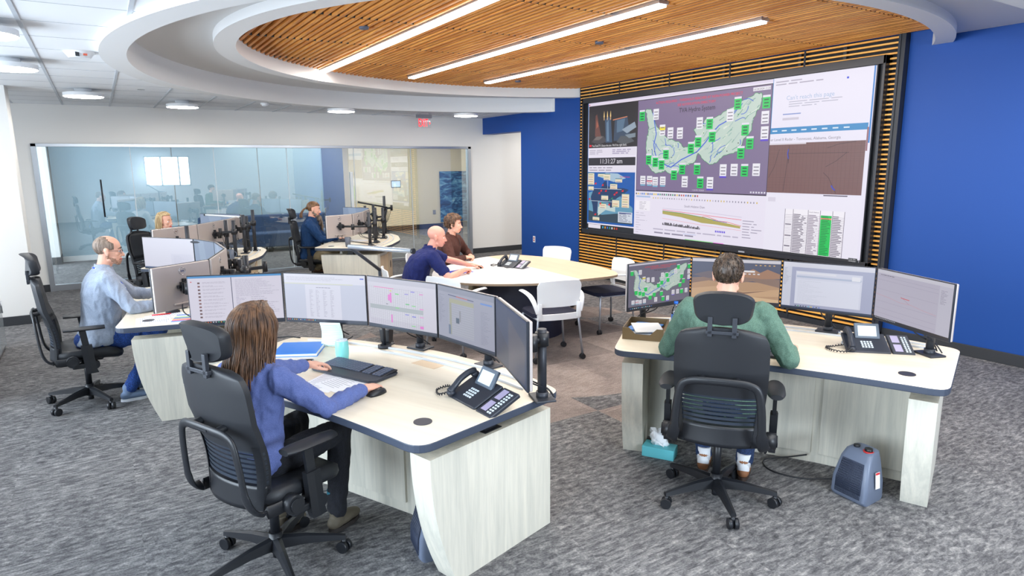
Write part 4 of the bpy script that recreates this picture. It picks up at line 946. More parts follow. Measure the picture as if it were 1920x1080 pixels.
bar_lamp(px_to(654, 462, 1.53), px_to(775, 471, 1.53), px_to(712, 506, 1.33), (1.52, 4.06, DTOP), 'silver bar task lamp jutting over the front woman\'s monitors', M_alu)
bar_lamp(px_to(417, 456, X=.98), px_to(325, 452, X=.62), None, (1.00, 6.45, DTOP), 'dark bar task lamp over the white blank-page monitor', M_dkgrey)
bar_lamp(px_to(450, 407, X=1.75), px_to(384, 403, X=1.35), None, (1.75, 10.2, DTOP), 'white bar task lamp above the blonde woman\'s monitors', M_whitepl)
bar_lamp(px_to(726, 389, X=4.31), px_to(672, 379, X=3.75), None, (4.35, 11.45, DTOP), 'black bar task lamp at the right end of the bearded man\'s console', M_black)
# ------------------------------------------------------------------ meeting table
TT = [(3.164, 6.755), (3.246, 6.98), (3.471, 7.31), (3.943, 7.64), (4.455, 7.88), (4.90, 7.87), (5.13, 7.52), (5.22, 7.08), (5.245, 6.5), (5.19, 6.08), (5.07, 5.77), (4.90, 5.65), (4.446, 5.674), (4.114, 5.70), (3.87, 5.77), (3.56, 5.95), (3.319, 6.17), (3.18, 6.45)]
tc = (4.25, 6.65)
t = thing('meeting_table', 'big rounded meeting table, half white and half wood, on a navy drum', 'table', (tc[0], tc[1], 0))
poly = [(p.x-tc[0], p.y-tc[1]) for p in crom([(x, y, 0) for x, y in TT], 5)]
def clip(poly, a, b, keep):
    out = []; n = len(poly)
    def sd(p): return ((b[0]-a[0])*(p[1]-a[1])-(b[1]-a[1])*(p[0]-a[0]))*keep
    for i in range(n):
        p, q = poly[i], poly[(i+1) % n]; sp, sq = sd(p), sd(q)
        if sp >= 0: out.append(p)
        if (sp >= 0) != (sq >= 0): k = sp/(sp-sq); out.append((p[0]+(q[0]-p[0])*k, p[1]+(q[1]-p[1])*k))
    return out
A_, B_ = (4.456-tc[0], 5.6-tc[1]), (4.54-tc[0], 7.98-tc[1])
wl = clip(poly, A_, B_, 1); wr = clip(poly, A_, B_, -1)
M_tabw = mat('table_white', (240, 238, 236), .3); M_tabwood = wood_mat('table_wood', (214, 188, 158), (226, 202, 172), 1.6, .4, .3, axis=1)
MB().prism(wl, .715, .74, mi=0, mi_side=1).build('white_top', [M_tabw, mat('table_edge', (150, 130, 108), .5)], t); MB().prism(wr, .715, .74, mi=0, mi_side=1).build('wood_top', [M_tabwood, mat('table_edge', (150, 130, 108), .5)], t)
b = MB(); el = [(.50*math.cos(2*PI*k/48), .55*math.sin(2*PI*k/48)-.05) for k in range(48)]; b.prism(el, .0, .715); o = autosmooth(b.build('pedestal', mat('pedestal_navy', (26, 32, 54), .5), t), .6)
MB().box(-.05, .25, .18, .24, .741, .745).build('cable_slot', M_black, t)

# ------------------------------------------------------------------ white side chairs
M_wch = mat('chair_white', (236, 238, 240), .4); M_leg = mat('chair_leg_silver', (176, 182, 192), .3, .7)
def caster(name, x, y, parent, r=.027):
    b = MB(); b.cyl((x, y-.004, r), (x, y-.022, r), r, n=16); b.cyl((x, y+.004, r), (x, y+.022, r), r, n=16); b.cyl((x, y, r), (x, y, r+.035), .012); b.box(x-.018, x+.018, y-.004, y+.004, r, r+.03)
    return b.build(name, M_black, parent)
def white_chair(x, y, a, label, arms=True):
    t = thing('side_chair', label, 'chair', (x, y, 0), math.radians(a)-PI/2, 'white chairs round the meeting table')
    b = MB(); sp = rrect(-.235, .235, -.20, .25, .08); b.prism(sp, .44, .48, bev=.012); autosmooth(b.build('seat', M_navy, t), .9)
    # backrest: slightly curved shell, with opening below
    def shell(z, s_): return .0
    rows = []; nz, nx = 10, 12; th = .012
    def P3(u, v, off):   # u -1..1, v 0..1
        z = .56+.27*v; hw = .215+.02*v-.03*max(0, v-.85)/.15; x = u*hw; yy = -.245-.035*v+.035*(abs(u)**2)+off
        return (x, yy, z-.012*u*u*v)
    F = [[P3(-1+2*i/nx, j/nz, th/2) for i in range(nx+1)] for j in range(nz+1)]; Bk = [[P3(-1+2*i/nx, j/nz, -th/2) for i in range(nx+1)] for j in range(nz+1)]
    b = MB(); rings = [F[j]+Bk[j][::-1] for j in range(nz+1)]; b.loft(rings)
    # lower frame: two uprights and a curved crossbar
    for s_ in (-1, 1): b.box(s_*.205-.022, s_*.205+.022, -.25, -.225, .44, .60, bev=.006)
    b.loft([[(-.225+.45*i/8, -.262+.03*abs(-1+2*i/8)**2+dy, .43+dz) for dy, dz in ((0, 0), (.02, 0), (.02, .06), (0, .06))] for i in range(9)], smooth=False)
    autosmooth(b.build('backrest', M_wch, t), .8)
    if arms:
        for s_ in (-1, 1):
            b = MB(); pts = crom([(s_*.225, -.235, .50), (s_*.25, -.215, .60), (s_*.268, -.15, .665), (s_*.272, -.02, .685), (s_*.27, .10, .685)], 5, False)
            rings = []
            for p in pts:
                k = min(1, max(0, (p.z-.5)/.18)); wv = .018+.012*k; hv = .018-.007*k; rings.append([(p.x+wv*math.cos(q), p.y, p.z+hv*math.sin(q)) if p.z > .64 else (p.x+wv*math.cos(q), p.y+hv*math.sin(q), p.z) for q in [2*PI*i/10 for i in range(10)]])
            b.loft(rings); b.build('armrest', M_wch, t)
    legs = [(-.25, -.24), (.25, -.24), (-.25, .23), (.25, .23)]
    for lx, ly in legs:
        b = MB(); top = (lx*.86, ly*.88, .455); b.tube([(0, top[1], .435), (top[0]*.9, top[1], .435), (top[0], top[1], .42), (lx, ly, .06)] if ly > 0 else [(top[0], .2, .435), (top[0], top[1], .435), (top[0], top[1]-.005, .42), (lx, ly, .06)], .0115, 8)
        lg = b.build('leg', M_leg, t); caster('caster', lx, ly, lg)
    return t
CH = {}
CH['A'] = white_chair(3.91, 5.50, 77, 'white armchair with navy seat seen from behind, nearest the camera at the table')
CH['B'] = white_chair(5.16, 6.08, 172, 'white chair with navy seat in front of the slat wall, right of the table')
CH['C'] = white_chair(5.22, 7.42, 200, 'white chair of which only the back shows, before the blue wall', False)
CH['E'] = white_chair(3.20, 6.22, 22, 'empty white armchair beside the man in the navy polo')
CH['D'] = white_chair(2.95, 7.02, -15, 'white chair the man in the navy polo sits on')
for o_ in CH.values(): o_.scale = (1.05, 1.05, 1.03)
CH['F'] = white_chair(3.72, 8.12, -40, 'white chair the man in the brown jacket sits on')

# ------------------------------------------------------------------ office chairs
def office_chair(x, y, a, base_a, label, tilt=0.):
    t = thing('office_chair', label, 'chair', (x, y, 0), math.radians(a)-PI/2, 'black task chairs with headrests')
    S = 1.06
    # five-star base
    b0 = MB(); b0.cyl((0, 0, .07), (0, 0, .17), .04, .034, 20); b0.cyl((0, 0, .17), (0, 0, .40), .024, n=16); b0.cyl((0, 0, .03), (0, 0, .08), .022, n=14); b0.build('gas_column', M_black, t)
    for k in range(5):
        an = math.radians(base_a-a+72*k)+PI/2; c, s_ = math.cos(an), math.sin(an); b = MB(); rings = []
        for r_, w_, h_, z_ in ((.02, .030, .040, .115), (.15, .022, .030, .112), (.30, .017, .019, .094), (.345, .016, .014, .088)):
            rings.append([(c*r_-s_*w_*p, s_*r_+c*w_*p, z_+h_*q) for p, q in ((-1, -.8), (1, -.8), (.75, .6), (0, .85), (-.75, .6))])
        b.loft(rings, smooth=False); lg = b.build('leg', M_black, t)
        b = MB(); cx_, cy_ = c*.335, s_*.335; q = Vector((-s_, c, 0)) if k % 2 else Vector((c*.6-s_*.8, s_*.6+c*.8, 0)); ce = Vector((cx_, cy_, .032))
        b.cyl(ce+q*.006, ce+q*.028, .031, n=18); b.cyl(ce-q*.006, ce-q*.028, .031, n=18); b.cyl(ce, ce+Vector((0, 0, .045)), .012); b.build('caster', M_black, lg)
    # mechanism and cross tube
    b = MB(); b.box(-.09, .09, -.14, .13, .385, .44, bev=.015); b.cyl((-.26, -.02, .40), (.26, -.02, .40), .018); b.cyl((.18, .06, .405), (.285, .06, .405), .02, n=14); b.cyl((.27, .06, .405), (.31, .06, .405), .035, n=18); b.build('mechanism', M_black, t)
    # seat
    b = MB(); rings = []
    for z_, k_ in ((.44, .86), (.455, .96), (.48, 1.0), (.505, .985), (.52, .9)):
        rings.append([(px*k_, py*k_+.02, z_ + (.012*(px/.25)**2 if z_ > .5 else 0) - (.03*max(0, (py-.12)/.13)**2)) for px, py in rrect(-.26, .26, -.24, .26, .12, 8)])
    b.loft(rings); autosmooth(b.build('seat', M_black2, t), 1.0)
    # backrest shell
    def prof(v):   # v 0..1 -> y, z
        z = .44+.70*v; y_ = -.240-.062*v-.05*math.sin(v*PI*.9)*0+.05*math.sin(PI*min(1, v*1.6))*.6; return y_, z
    def hw(v): return .215+.035*math.sin(PI*min(1, v*1.25)*.62) - .05*max(0, (v-.82)/.18)**2 - (.06*max(0, (v-.955)/.045)**2)
    nz, nx = 28, 14
    def PB(u, v, off): y_, z = prof(v); return (u*hw(v), y_+.055*(abs(u)**2.2)*(1-.3*v)+off, z-.02*max(0, (v-.8)/.2)*u*u)
    b = MB(); rings = []
    for j in range(nz+1):
        v = .42+.58*j/nz; rings.append([PB(-1+2*i/nx, v, .018) for i in range(nx+1)]+[PB(1-2*i/nx, v, -.010) for i in range(nx+1)])
    b.loft(rings); autosmooth(b.build('backrest', M_black2, t), 1.0)
    # slotted lumbar area: side rails, slats, lower shell
    b = MB()
    for s_ in (-1, 1):
        rings = []
        for j in range(13):
            v = .0+.46*j/12; rings.append([PB(s_*(1-w_), v, o_) for w_, o_ in ((0, -.014), (0, .02), (.16, .02), (.16, -.014))])
        b.loft(rings, smooth=False)
    b.loft([[PB(-1+2*i/nx, v, .01) for i in range(nx+1)]+[PB(1-2*i/nx, v, -.012) for i in range(nx+1)] for v in [.17*j/6 for j in range(7)]])
    b.build('back_frame', M_black, t)
    b = MB()
    for k in range(7):
        v0_, v1_ = .185+.036*k, .185+.036*k+.022; b.loft([[PB(-1+2*i/nx, v, .006) for i in range(nx+1)]+[PB(1-2*i/nx, v, -.006) for i in range(nx+1)] for v in (v0_, v1_)], smooth=False)
    b.build('lumbar_slats', mat('lumbar_blue_black', (40, 48, 60), .4), t)
    # seat-side front panel of the back (upholstery over the slots)
    b = MB(); b.loft([[PB(-.86+1.72*i/nx, v, .030) for i in range(nx+1)]+[PB(.86-1.72*i/nx, v, .022) for i in range(nx+1)] for v in [.47+.5*j/8 for j in range(9)]]); b.build('back_cushion', M_black2, t)
    # hoop behind the back
    hp = crom([(.262, -.09, .445), (.258, -.19, .445), (.246, -.255, .465), (.232, -.29, .54), (.220, -.305, .70), (.200, -.312, .80), (.155, -.318, .835), (.08, -.326, .845), (-.08, -.326, .845), (-.155, -.318, .835), (-.200, -.312, .80), (-.220, -.305, .70), (-.232, -.29, .54), (-.246, -.255, .465), (-.258, -.19, .445), (-.262, -.09, .445)], 5, False)
    rings = []
    for i, p in enumerate(hp):
        a_ = hp[max(0, i-1)]; c_ = hp[min(len(hp)-1, i+1)]; d = (c_-a_).normalized(); side = d.cross(Vector((0, 1, 0))); side.normalize() if side.length > .2 else None
        side = side if side.length > .5 else Vector((0, 0, 1)); o_ = d.cross(side).normalized(); w_ = .032 if p.z < .55 else .022
        rings.append([tuple(p+side*w_*math.cos(q)+o_*.011*math.sin(q)) for q in [2*PI*k/10 for k in range(10)]])
    b = MB(); b.loft(rings); 
    for s_ in (-1, 1): b.cyl((s_*.09, -.326, .84), (s_*.09, -.26, .85), .018)
    b.box(-.05, .05, -.340, -.336, .84, .85); autosmooth(b.build('back_hoop', M_black, t), 1.2)
    # arms
    for s_ in (-1, 1):
        b = MB(); b.cyl((s_*.245, -.09, .45), (s_*.315, -.09, .45), .046, n=24); b.cyl((s_*.315, -.09, .45), (s_*.322, -.09, .45), .034, n=20)
        b.box(s_*.275-.03, s_*.275+.03, -.10, .04, .385, .425, bev=.01); b.build('pivot', M_black, t)
        b = MB(); b.loft([[(s_*.30+.036*px, yy+.040*py, zz) for px, py in ((-.5, -1), (.5, -1), (.6, 0), (.5, 1), (-.5, 1), (-.6, 0))] for yy, zz in ((.04, .34), (.03, .37), (.015, .58))], smooth=False)
        b.loft([[(s_*.30+.020*px, yy+.024*py, zz) for px, py in ((-.5, -1), (.5, -1), (.5, 1), (-.5, 1))] for yy, zz in ((.015, .55), (.0, .705))], smooth=False); ap = b.build('arm_post', M_black, t)
        b = MB(); rings = []
        for k in range(11):
            v = k/10; yy = -.13+.29*v; w_ = .052*(1-.35*abs(2*v-1)**4); rings.append([(s_*.30+w_*math.cos(q), yy, .722+.016*math.sin(q)-.006*v) for q in [2*PI*i/14 for i in range(14)]])
        b.loft(rings); autosmooth(b.build('arm_pad', M_black2, t), 1.0)
    # headrest: curved pad on a bracket
    b = MB(); b.box(-.075, -.05, -.328, -.308, 1.09, 1.20, bev=.003); b.box(.05, .075, -.328, -.308, 1.09, 1.20, bev=.003); b.box(-.085, .085, -.328, -.303, 1.105, 1.125, bev=.003); b.build('headrest_bracket', M_dkgrey, t)
    def PH(u, v, off): return (u*(.160-.02*(1-v)**2), -.312+.06*abs(u)**2*1.1+.05*(v-.45)**2-.03*v+off*(1-.25*u*u), 1.155+.185*v-.03*u*u*(v-.5)*2*(1 if v > .5 else .12))
    outline = []
    b = MB(); rings = []; n2 = 40
    for lay, (k_, off) in enumerate(((.93, -.030), (1.0, -.016), (1.0, .020), (.94, .040), (.6, .048))):
        rr = []
        for k in range(n2):
            q = 2*PI*k/n2; e = .45; cu = math.copysign(abs(math.cos(q))**e, math.cos(q)); su = math.copysign(abs(math.sin(q))**e, math.sin(q)); rr.append(PH(cu*k_, .5+.5*su*k_, off))
        rings.append(rr)
    b.loft(rings); autosmooth(b.build('headrest', M_black2, t), .9)
    return t
OC = {}
OC['W'] = office_chair(.58, 3.24, 24, 54, 'black task chair with tall headrest, the long-haired woman in it')
OC['R'] = office_chair(2.97, 2.45, 38, 21, 'black task chair seen squarely from behind, green-shirt man in it')
OC['L'] = office_chair(-.25, 6.56, 2, 8, 'black task chair at far left, reclined behind the man in glasses')
OC['B'] = office_chair(.60, 10.45, -42, 30, 'black task chair with padded headrest beside the blonde woman')
OC['H'] = office_chair(2.90, 10.95, -24, 15, 'black task chair under the bearded man in blue')

# ------------------------------------------------------------------ things on the consoles
def desk_phone(x, y, rz, label, z=DTOP, side=True, scale=1.0):
    t = thing('desk_phone', label, 'telephone', (x, y, z), rz); body = mat('phone_body', (42, 46, 56), .4); s_ = scale
    Mt = Matrix.Rotation(math.radians(24), 4, 'X')
    b = MB(); b.box(-.13, .13, -.10, .10, .028, .052, M=Mt, bev=.008); ob = b.build('body', body, t)
    b = MB(); b.tube([(-.11, -.06, .006), (-.11, .10, .006), (-.09, .10, .055)], .005, 6); b.tube([(.11, -.06, .006), (.11, .13, .006), (.09, .08, .06)], .005, 6); b.build('stand', mat('phone_stand', (186, 194, 204), .4), t)
    b = MB()
    for i in range(4):
        for j in range(4): b.box(-.025+i*.018-.006, -.025+i*.018+.006, -.05+j*.018-.005, -.05+j*.018+.005, .052, .056, M=Mt)
    b.build('key', mat('phone_key', (214, 222, 226), .4), ob)
    # handset on the left
    b = MB(); pts = crom([(-.10, -.09, .075), (-.10, -.05, .085), (-.10, .0, .10), (-.10, .06, .10), (-.10, .09, .085)], 4, False)
    b.tube([Mt @ p for p in pts], [.020]*3+[.017]*(len(pts)-6)+[.020]*3, 10); b.ell(Mt @ Vector((-.10, -.085, .066)), (.025, .025, .018)); b.ell(Mt @ Vector((-.10, .085, .072)), (.025, .025, .018)); b.build('handset', body, t)
    b = MB(); sp = MB(); base = crom([(-.10, -.12, .03), (-.15, -.15, .012), (-.22, -.12, .012), (-.24, -.05, .012), (-.20, -.02, .012), (-.13, .0, .02)], 12, False); L = []
    for i, p in enumerate(base): q = i*2.2; L.append(p+Vector((.006*math.cos(q), .0, .006*math.sin(q))))
    b.tube(crom(L, 2, False), .0035, 5); b.build('coiled_cord', M_black, t)
    # display
    Md = Matrix.Translation((.02, .045, .10)) @ Matrix.Rotation(math.radians(58), 4, 'X'); b = MB(); b.box(-.075, .075, -.045, .06, -.01, .008, M=Md, bev=.005); d = b.build('display_housing', mat('phone_display_body', (86, 98, 112), .4), t)
    MB().box(-.055, .055, -.03, .04, .0085, .0095, M=Md).build('display', mat('phone_lcd', (186, 202, 214), .3, emit=(176, 196, 214), estr=.35), d)
    if side:
        Ms = Matrix.Translation((.02 if side == 'front' else .205, -.05 if side == 'front' else .0, 0)) @ Mt
        b = MB(); b.box(-.065, .065, -.10, .10, .026, .048, M=Ms, bev=.006); e = b.build('key_module', body, t)
        b = MB(); b.box(-.045, .0, .015, .085, .0485, .05, M=Ms); b.box(-.045, .0, -.075, -.005, .0485, .05, M=Ms); b.build('label_window', mat('phone_label', (168, 158, 186), .4), e)
        b = MB()
        for i in range(2):
            for j in range(9): b.box(.015+i*.018, .026+i*.018, -.08+j*.018, -.07+j*.018, .0485, .052, M=Ms)
        b.build('key', mat('phone_key', (214, 222, 226), .4), e)
    MB().box(.055, .07, .088, .095, .053, .056, M=Mt).build('red_lamp', mat('phone_red', (220, 60, 40), .4, emit=(230, 50, 30), estr=.6), ob)
    return t
desk_phone(1.57, 2.86, math.radians(-86), 'black desk phone with tilted display in front of the woman\'s dark monitor')
desk_phone(4.13, 2.27, math.radians(-45), 'black desk phone with key module on the right console')
desk_phone(4.32, 6.95, math.radians(-70), 'black desk phone on the white half of the meeting table', z=.74)

def keyboard(x, y, rz, label, z=DTOP, w=.46):
    t = thing('keyboard', label, 'keyboard', (x, y, z), rz); b = MB(); b.prism(rrect(-w/2, w/2, -.135, .09, .03), .004, .018, bev=.004); kb = b.build('body', mat('kb_body', (44, 48, 58), .5), t)
    Mk = Matrix.Translation((0, 0, .018)) @ Matrix.Rotation(math.radians(5), 4, 'X'); b = MB(); b.box(-w/2+.01, w/2-.01, -.045, .085, -.004, .005, M=Mk, bev=.003); b.build('key_bed', mat('kb_bed', (20, 22, 30), .5), t)
    b = MB(); n = int((w-.04)/.0205)
    for i in range(n):
        for j in range(6):
            if i in (15, 19): continue
            b.box(-w/2+.018+i*.0205, -w/2+.018+i*.0205+.0165, -.042+j*.0205, -.042+j*.0205+.0165, .005, .0105, M=Mk)
    b.build('key_caps', mat('kb_keys', (86, 94, 112), .45), t)['kind'] = 'stuff'
    return t
keyboard(1.19, 3.66, math.radians(-65), 'dark curved keyboard with palm rest under the woman\'s hand', w=.52)
keyboard(.47, 6.45, math.radians(-93), 'dark keyboard on the glasses man\'s console', w=.44)
keyboard(3.50, 2.62, math.radians(-59), 'dark keyboard hidden in front of the green-shirt man', w=.44)
keyboard(3.35, 10.6, math.radians(-117), 'dark keyboard before the bearded man', w=.44)
def mouse(x, y, rz, label, z=DTOP):
    t = thing('computer_mouse', label, 'mouse', (x, y, z), rz); b = MB(); rings = []
    for k in range(9):
        v = k/8; w_ = .032*math.sin(PI*(.12+.76*v))**.5; h_ = .034*math.sin(PI*(.1+.75*v))**.7; rings.append([(w_*math.cos(q), -.055+.11*v, max(.0, h_*math.sin(q))) for q in [2*PI*i/12 for i in range(12)]])
    b.loft(rings); b.build('shell', M_black, t); MB().cyl((-.004, .03, .026), (.004, .03, .026), .008).build('wheel', M_dkgrey, t); return t
mouse(1.145, 3.215, math.radians(-70), 'black mouse under the long-haired woman\'s right hand'); mouse(3.93, 7.04, math.radians(-60), 'black mouse under the navy-polo man\'s hand', .74); mouse(3.92, 10.7, math.radians(-100), 'black mouse on the bearded man\'s console')
mouse(.42, 6.10, math.radians(-93), 'mouse beside the papers of the man in glasses')
def sheet(x, y, rz, label, w=.216, h=.28, z=DTOP, n=14, c=(240, 240, 243), ink=(168, 168, 178), name='paper_sheet', cat='paper', rows=True, th=.0012):
    t = thing(name, label, cat, (x, y, z), rz); MB().box(-w/2, w/2, -h/2, h/2, 0.0003, th).build('page', mat('page_%d_%d_%d' % c, c, .8), t)
    if rows:
        b = MB(); r = random.Random(int(x*1000))
        for i in range(n): yy = h/2-.02-i*(h-.04)/n; b.box(-w/2+.015, -w/2+.015+(w-.03)*r.uniform(.6, 1), yy-.0022, yy+.0018, th, th+.0002)
        b.build('printing', mat('ink_%d_%d_%d' % ink, ink, .8), t)
    return t
sheet(.98, 3.56, math.radians(-50), 'printed paper sheet under the woman\'s forearm, left one', h=.3)
sheet(1.08, 3.50, math.radians(-75), 'printed paper sheet overlapping another beside the keyboard', z=DTOP+.0015, h=.3)
t = thing('document_folders', 'pair of bright blue folders full of paper on the front console', 'folder', (1.00, 4.32, DTOP), math.radians(-28)); MB().box(-.12, .17, -.15, .15, 0, .004).build('lower_folder', mat('folder_blue', (40, 124, 214), .4), t)
MB().box(-.11, .165, -.145, .145, .004, .018).build('paper_stack', M_paper, t); MB().box(-.12, .16, -.15, .14, .018, .021).build('upper_folder', mat('folder_blue', (40, 124, 214), .4), t)
t = thing('tumbler', 'pale teal insulated tumbler with clear lid', 'tumbler', (1.19, 3.93, DTOP)); b = MB(); b.loft([[(r_*math.cos(q), r_*math.sin(q), z_) for q in [2*PI*i/32 for i in range(32)]] for r_, z_ in ((.030, 0), (.036, .006), (.041, .04), (.042, .08), (.038, .125), (.037, .128))]); b.build('body', mat('teal', (132, 212, 206), .35), t)
b = MB(); b.cyl((0, 0, .1275), (0, 0, .134), .036, n=28); b.box(-.012, .012, -.02, .0, .134, .137); b.build('lid', mat('lid_clear', (206, 214, 220), .2), t)
t = thing('smartphone', 'black smartphone lying left of the woman\'s keyboard', 'smartphone', (.965, 3.985, DTOP), math.radians(-30)); MB().box(-.04, .04, -.08, .08, 0, .009, bev=.003).build('case', mat('phone_case', (150, 156, 160), .4), t); MB().box(-.036, .036, -.076, .076, .009, .0096).build('screen', mat('phone_glass', (16, 18, 24), .08), t)
t = thing('hanging_printout', 'green-lined printout curling up beneath the woman\'s monitors', 'paper', (1.22, 4.27, DTOP), math.radians(-40))
b = MB(); L = [[(-.075, .03*math.sin(v*3), v*.17), (.075, .03*math.sin(v*3+.5), v*.17+.004)] for v in [k/10 for k in range(11)]]; b.loft([[p[0], p[1], (p[1][0], p[1][1]+.0012, p[1][2]), (p[0][0], p[0][1]+.0012, p[0][2])] for p in L]); b.build('page', mat('printout', (222, 236, 230), .8), t)
b = MB()
for k in range(12): v = .05+.9*k/12; b.box(-.07, .07, .03*math.sin(v*3+.25)-.004, .03*math.sin(v*3+.25)-.003, v*.17, v*.17+.002)
b.build('ruling', mat('ruling_green', (150, 206, 186), .8), t)
sheet(1.60, 3.55, math.radians(-72), 'blank tan paper slip at the rail of the front console', w=.20, h=.09, c=(226, 200, 168), rows=False, name='paper_slip')
t = thing('webcam', 'small black box device on the rail under the calendar monitor', 'webcam', (1.56, 4.12, DTOP), math.radians(-50)); MB().box(-.04, .04, -.04, .04, 0, .008, bev=.003).build('foot', M_dkgrey, t); b = MB(); b.loft([[(x_*k_, y_*k_-.0, z_) for x_, y_ in ((-.035, -.03), (.035, -.03), (.035, .03), (-.035, .03))] for z_, k_ in ((.012, .7), (.03, .9), (.11, 1.05), (.115, 1.0))], smooth=False); b.build('body', M_black, t)
# cables lying behind the front console
t = tag(MB().tube(crom([(.70, 4.9, DTOP-.35), (.85, 4.75, .77), (1.0, 4.66, .818), (1.1, 4.60, .812)], 6, False), .005, 6).build('power_cable', M_black), 'black cable crossing behind the blue folders', 'cable')
# left console
sheet(.26, 5.86, math.radians(-93), 'white sheets spread on the corner of the glasses man\'s console', w=.30, h=.25)
sheet(.36, 5.98, math.radians(-80), 'second white sheet further back on the glasses man\'s console', w=.22, h=.28, z=DTOP+.0015)
t = thing('red_pen', 'red pen on the papers of the man in glasses', 'pen', (.33, 6.04, DTOP+.004), math.radians(-8)); b = MB(); b.cyl((-.07, 0, .005), (.06, 0, .005), .005, n=10); b.cyl((.06, 0, .005), (.075, 0, .005), .005, .001, 10); b.build('barrel', mat('pen_red', (232, 40, 50), .4), t); MB().box(-.07, -.03, -.002, .002, .010, .012).build('clip', M_silver, t)
t = thing('striped_booklet', 'booklet with blue, pink and orange stripes at the monitor base', 'booklet', (.47, 5.78, DTOP), math.radians(-15)); MB().box(-.07, .07, -.14, .14, 0, .012).build('pages', M_paper, t)
for i, c in enumerate(((60, 140, 214), (220, 70, 130), (240, 160, 60), (60, 100, 190), (150, 200, 120), (236, 236, 240), (40, 110, 200))): MB().box(-.07, .07, -.14+i*.04, -.11+i*.04, .012, .0126).build('stripe', mat('stripe%d' % i, c, .6), t)
t = thing('mug', 'dark grey mug behind the mounting pole on the blonde woman\'s console', 'mug', (1.40, 9.33, DTOP)); b = MB(); b.loft([[(r_*math.cos(q), r_*math.sin(q), z_) for q in [2*PI*i/24 for i in range(24)]] for r_, z_ in ((.035, 0), (.042, .01), (.045, .13), (.040, .13), (.038, .02))]); b.build('cup', mat('mug_grey', (86, 96, 112), .5), t); MB().tube([(.044+.03*math.sin(a), 0, .065+.035*math.cos(a)) for a in [PI*k/8 for k in range(9)]], .006, 6).build('handle', mat('mug_grey', (86, 96, 112), .5), t)
t = thing('paper_cup', 'dark grey cup on the bearded man\'s console', 'cup', (3.13, 9.72, DTOP)); b = MB(); b.loft([[(r_*math.cos(q), r_*math.sin(q), z_) for q in [2*PI*i/24 for i in range(24)]] for r_, z_ in ((.035, 0), (.046, .15), (.040, .15), (.032, .02))]); b.build('cup', mat('cup_grey', (92, 98, 110), .5), t); MB().cyl((0, 0, .146), (0, 0, .1465), .040).build('drink', mat('coffee', (40, 26, 20), .2), t)
sheet(3.55, 10.45, math.radians(-120), 'white sheet before the poles on the bearded man\'s console', h=.3)
# right console
t = thing('paper_tray', 'brown leather-look tray of magazines at the left end of the right console', 'tray', (3.21, 3.33, DTOP), math.radians(-52)); w_, h_ = .14, .17; M_tray = mat('tray_brown', (108, 88, 56), .5)
b = MB(); b.box(-w_, w_, -h_, h_, 0, .006); b.box(-w_, -w_+.006, -h_, h_, 0, .085); b.box(w_-.006, w_, -h_, h_, 0, .085); b.box(-w_, w_, h_-.006, h_, 0, .085)
fp = [(-w_, 0), (w_, 0), (w_, .085), (.095, .085), (.05, .04), (-.05, .04), (-.095, .085), (-w_, .085)]; b.prism([(x_, z_) for x_, z_ in fp], -.003, .003, M=Matrix.Translation((0, -h_, 0)) @ Matrix.Rotation(PI/2, 4, 'X')); b.build('tray_body', M_tray, t)
for i, (c, dx, dz, r_) in enumerate((((236, 236, 240), 0, .008, .05), ((200, 60, 60), .01, .02, -.1), ((226, 232, 240), -.01, .03, .12), ((70, 130, 200), .03, .042, -.2), ((240, 238, 236), -.02, .052, .3))): tag(MB().box(-.10, .10, -.125, .125, 0, .010, M=T(0, 0, 0, r_), bev=.002).build('magazine', mat('mag%d' % i, c, .5), None, loc=(3.21+dx*.5, 3.33+dx, DTOP+dz)), ['bottom white magazine in the brown tray', 'red magazine in the brown tray', 'pale magazine in the middle of the brown tray', 'blue magazine near the top of the brown tray', 'crumpled white leaflet on top of the brown tray'][i], 'magazine', 'magazines in the brown tray')
for o in list(COL.objects):
    if o.name.startswith('magazine'): o.rotation_euler = (0, 0, math.radians(-52))
t = thing('water_bottle', 'clear water bottle with blue cap beside the brown tray', 'bottle', (3.50, 3.33, DTOP)); b = MB(); b.loft([[(r_*math.cos(q), r_*math.sin(q), z_) for q in [2*PI*i/24 for i in range(24)]] for r_, z_ in ((.025, 0), (.032, .006), (.032, .05), (.030, .06), (.032, .07), (.032, .12), (.028, .145), (.014, .175), (.013, .19))]); b.build('bottle_body', M_bottle, t)
MB().cyl((0, 0, .19), (0, 0, .208), .0155, n=20).build('cap', mat('cap_blue', (30, 110, 220), .4), t); MB().cyl((0, 0, .075), (0, 0, .115), .0326, n=24, cap=False).build('bottle_label', mat('label_blue', (60, 110, 190), .5), t)
t = tag(MB().tube(crom([(4.06, 3.0, .99), (4.0, 3.0, .93), (3.93, 2.96, .85), (3.86, 2.96, .806)], 6, False), .005, 6).build('monitor_cable', M_black), 'black cable dropping below the pale-window monitor', 'cable')
t = thing('tissue_box', 'teal tissue box on the carpet by the right console\'s left leg', 'tissue box', (3.12, 3.07, 0), math.radians(-59)); MB().box(-.11, .11, -.06, .06, .0, .075, bev=.003).build('box', mat('tissue_teal', (96, 190, 200), .6), t)
b = MB(); L = []; r = random.Random(3)
for j in range(7):
    v = j/6; L.append([((.05-.02*v+.02*math.sin(5*q+j))*math.cos(q)-.03*v, (.018+.025*v+.012*math.sin(4*q+2*j))*math.sin(q)+.01*v, .075+.10*v+.012*math.sin(3*q+j)) for q in [2*PI*i/18 for i in range(18)]])
b.loft(L); b.build('tissue', mat('tissue_white', (240, 242, 244), .9), t)
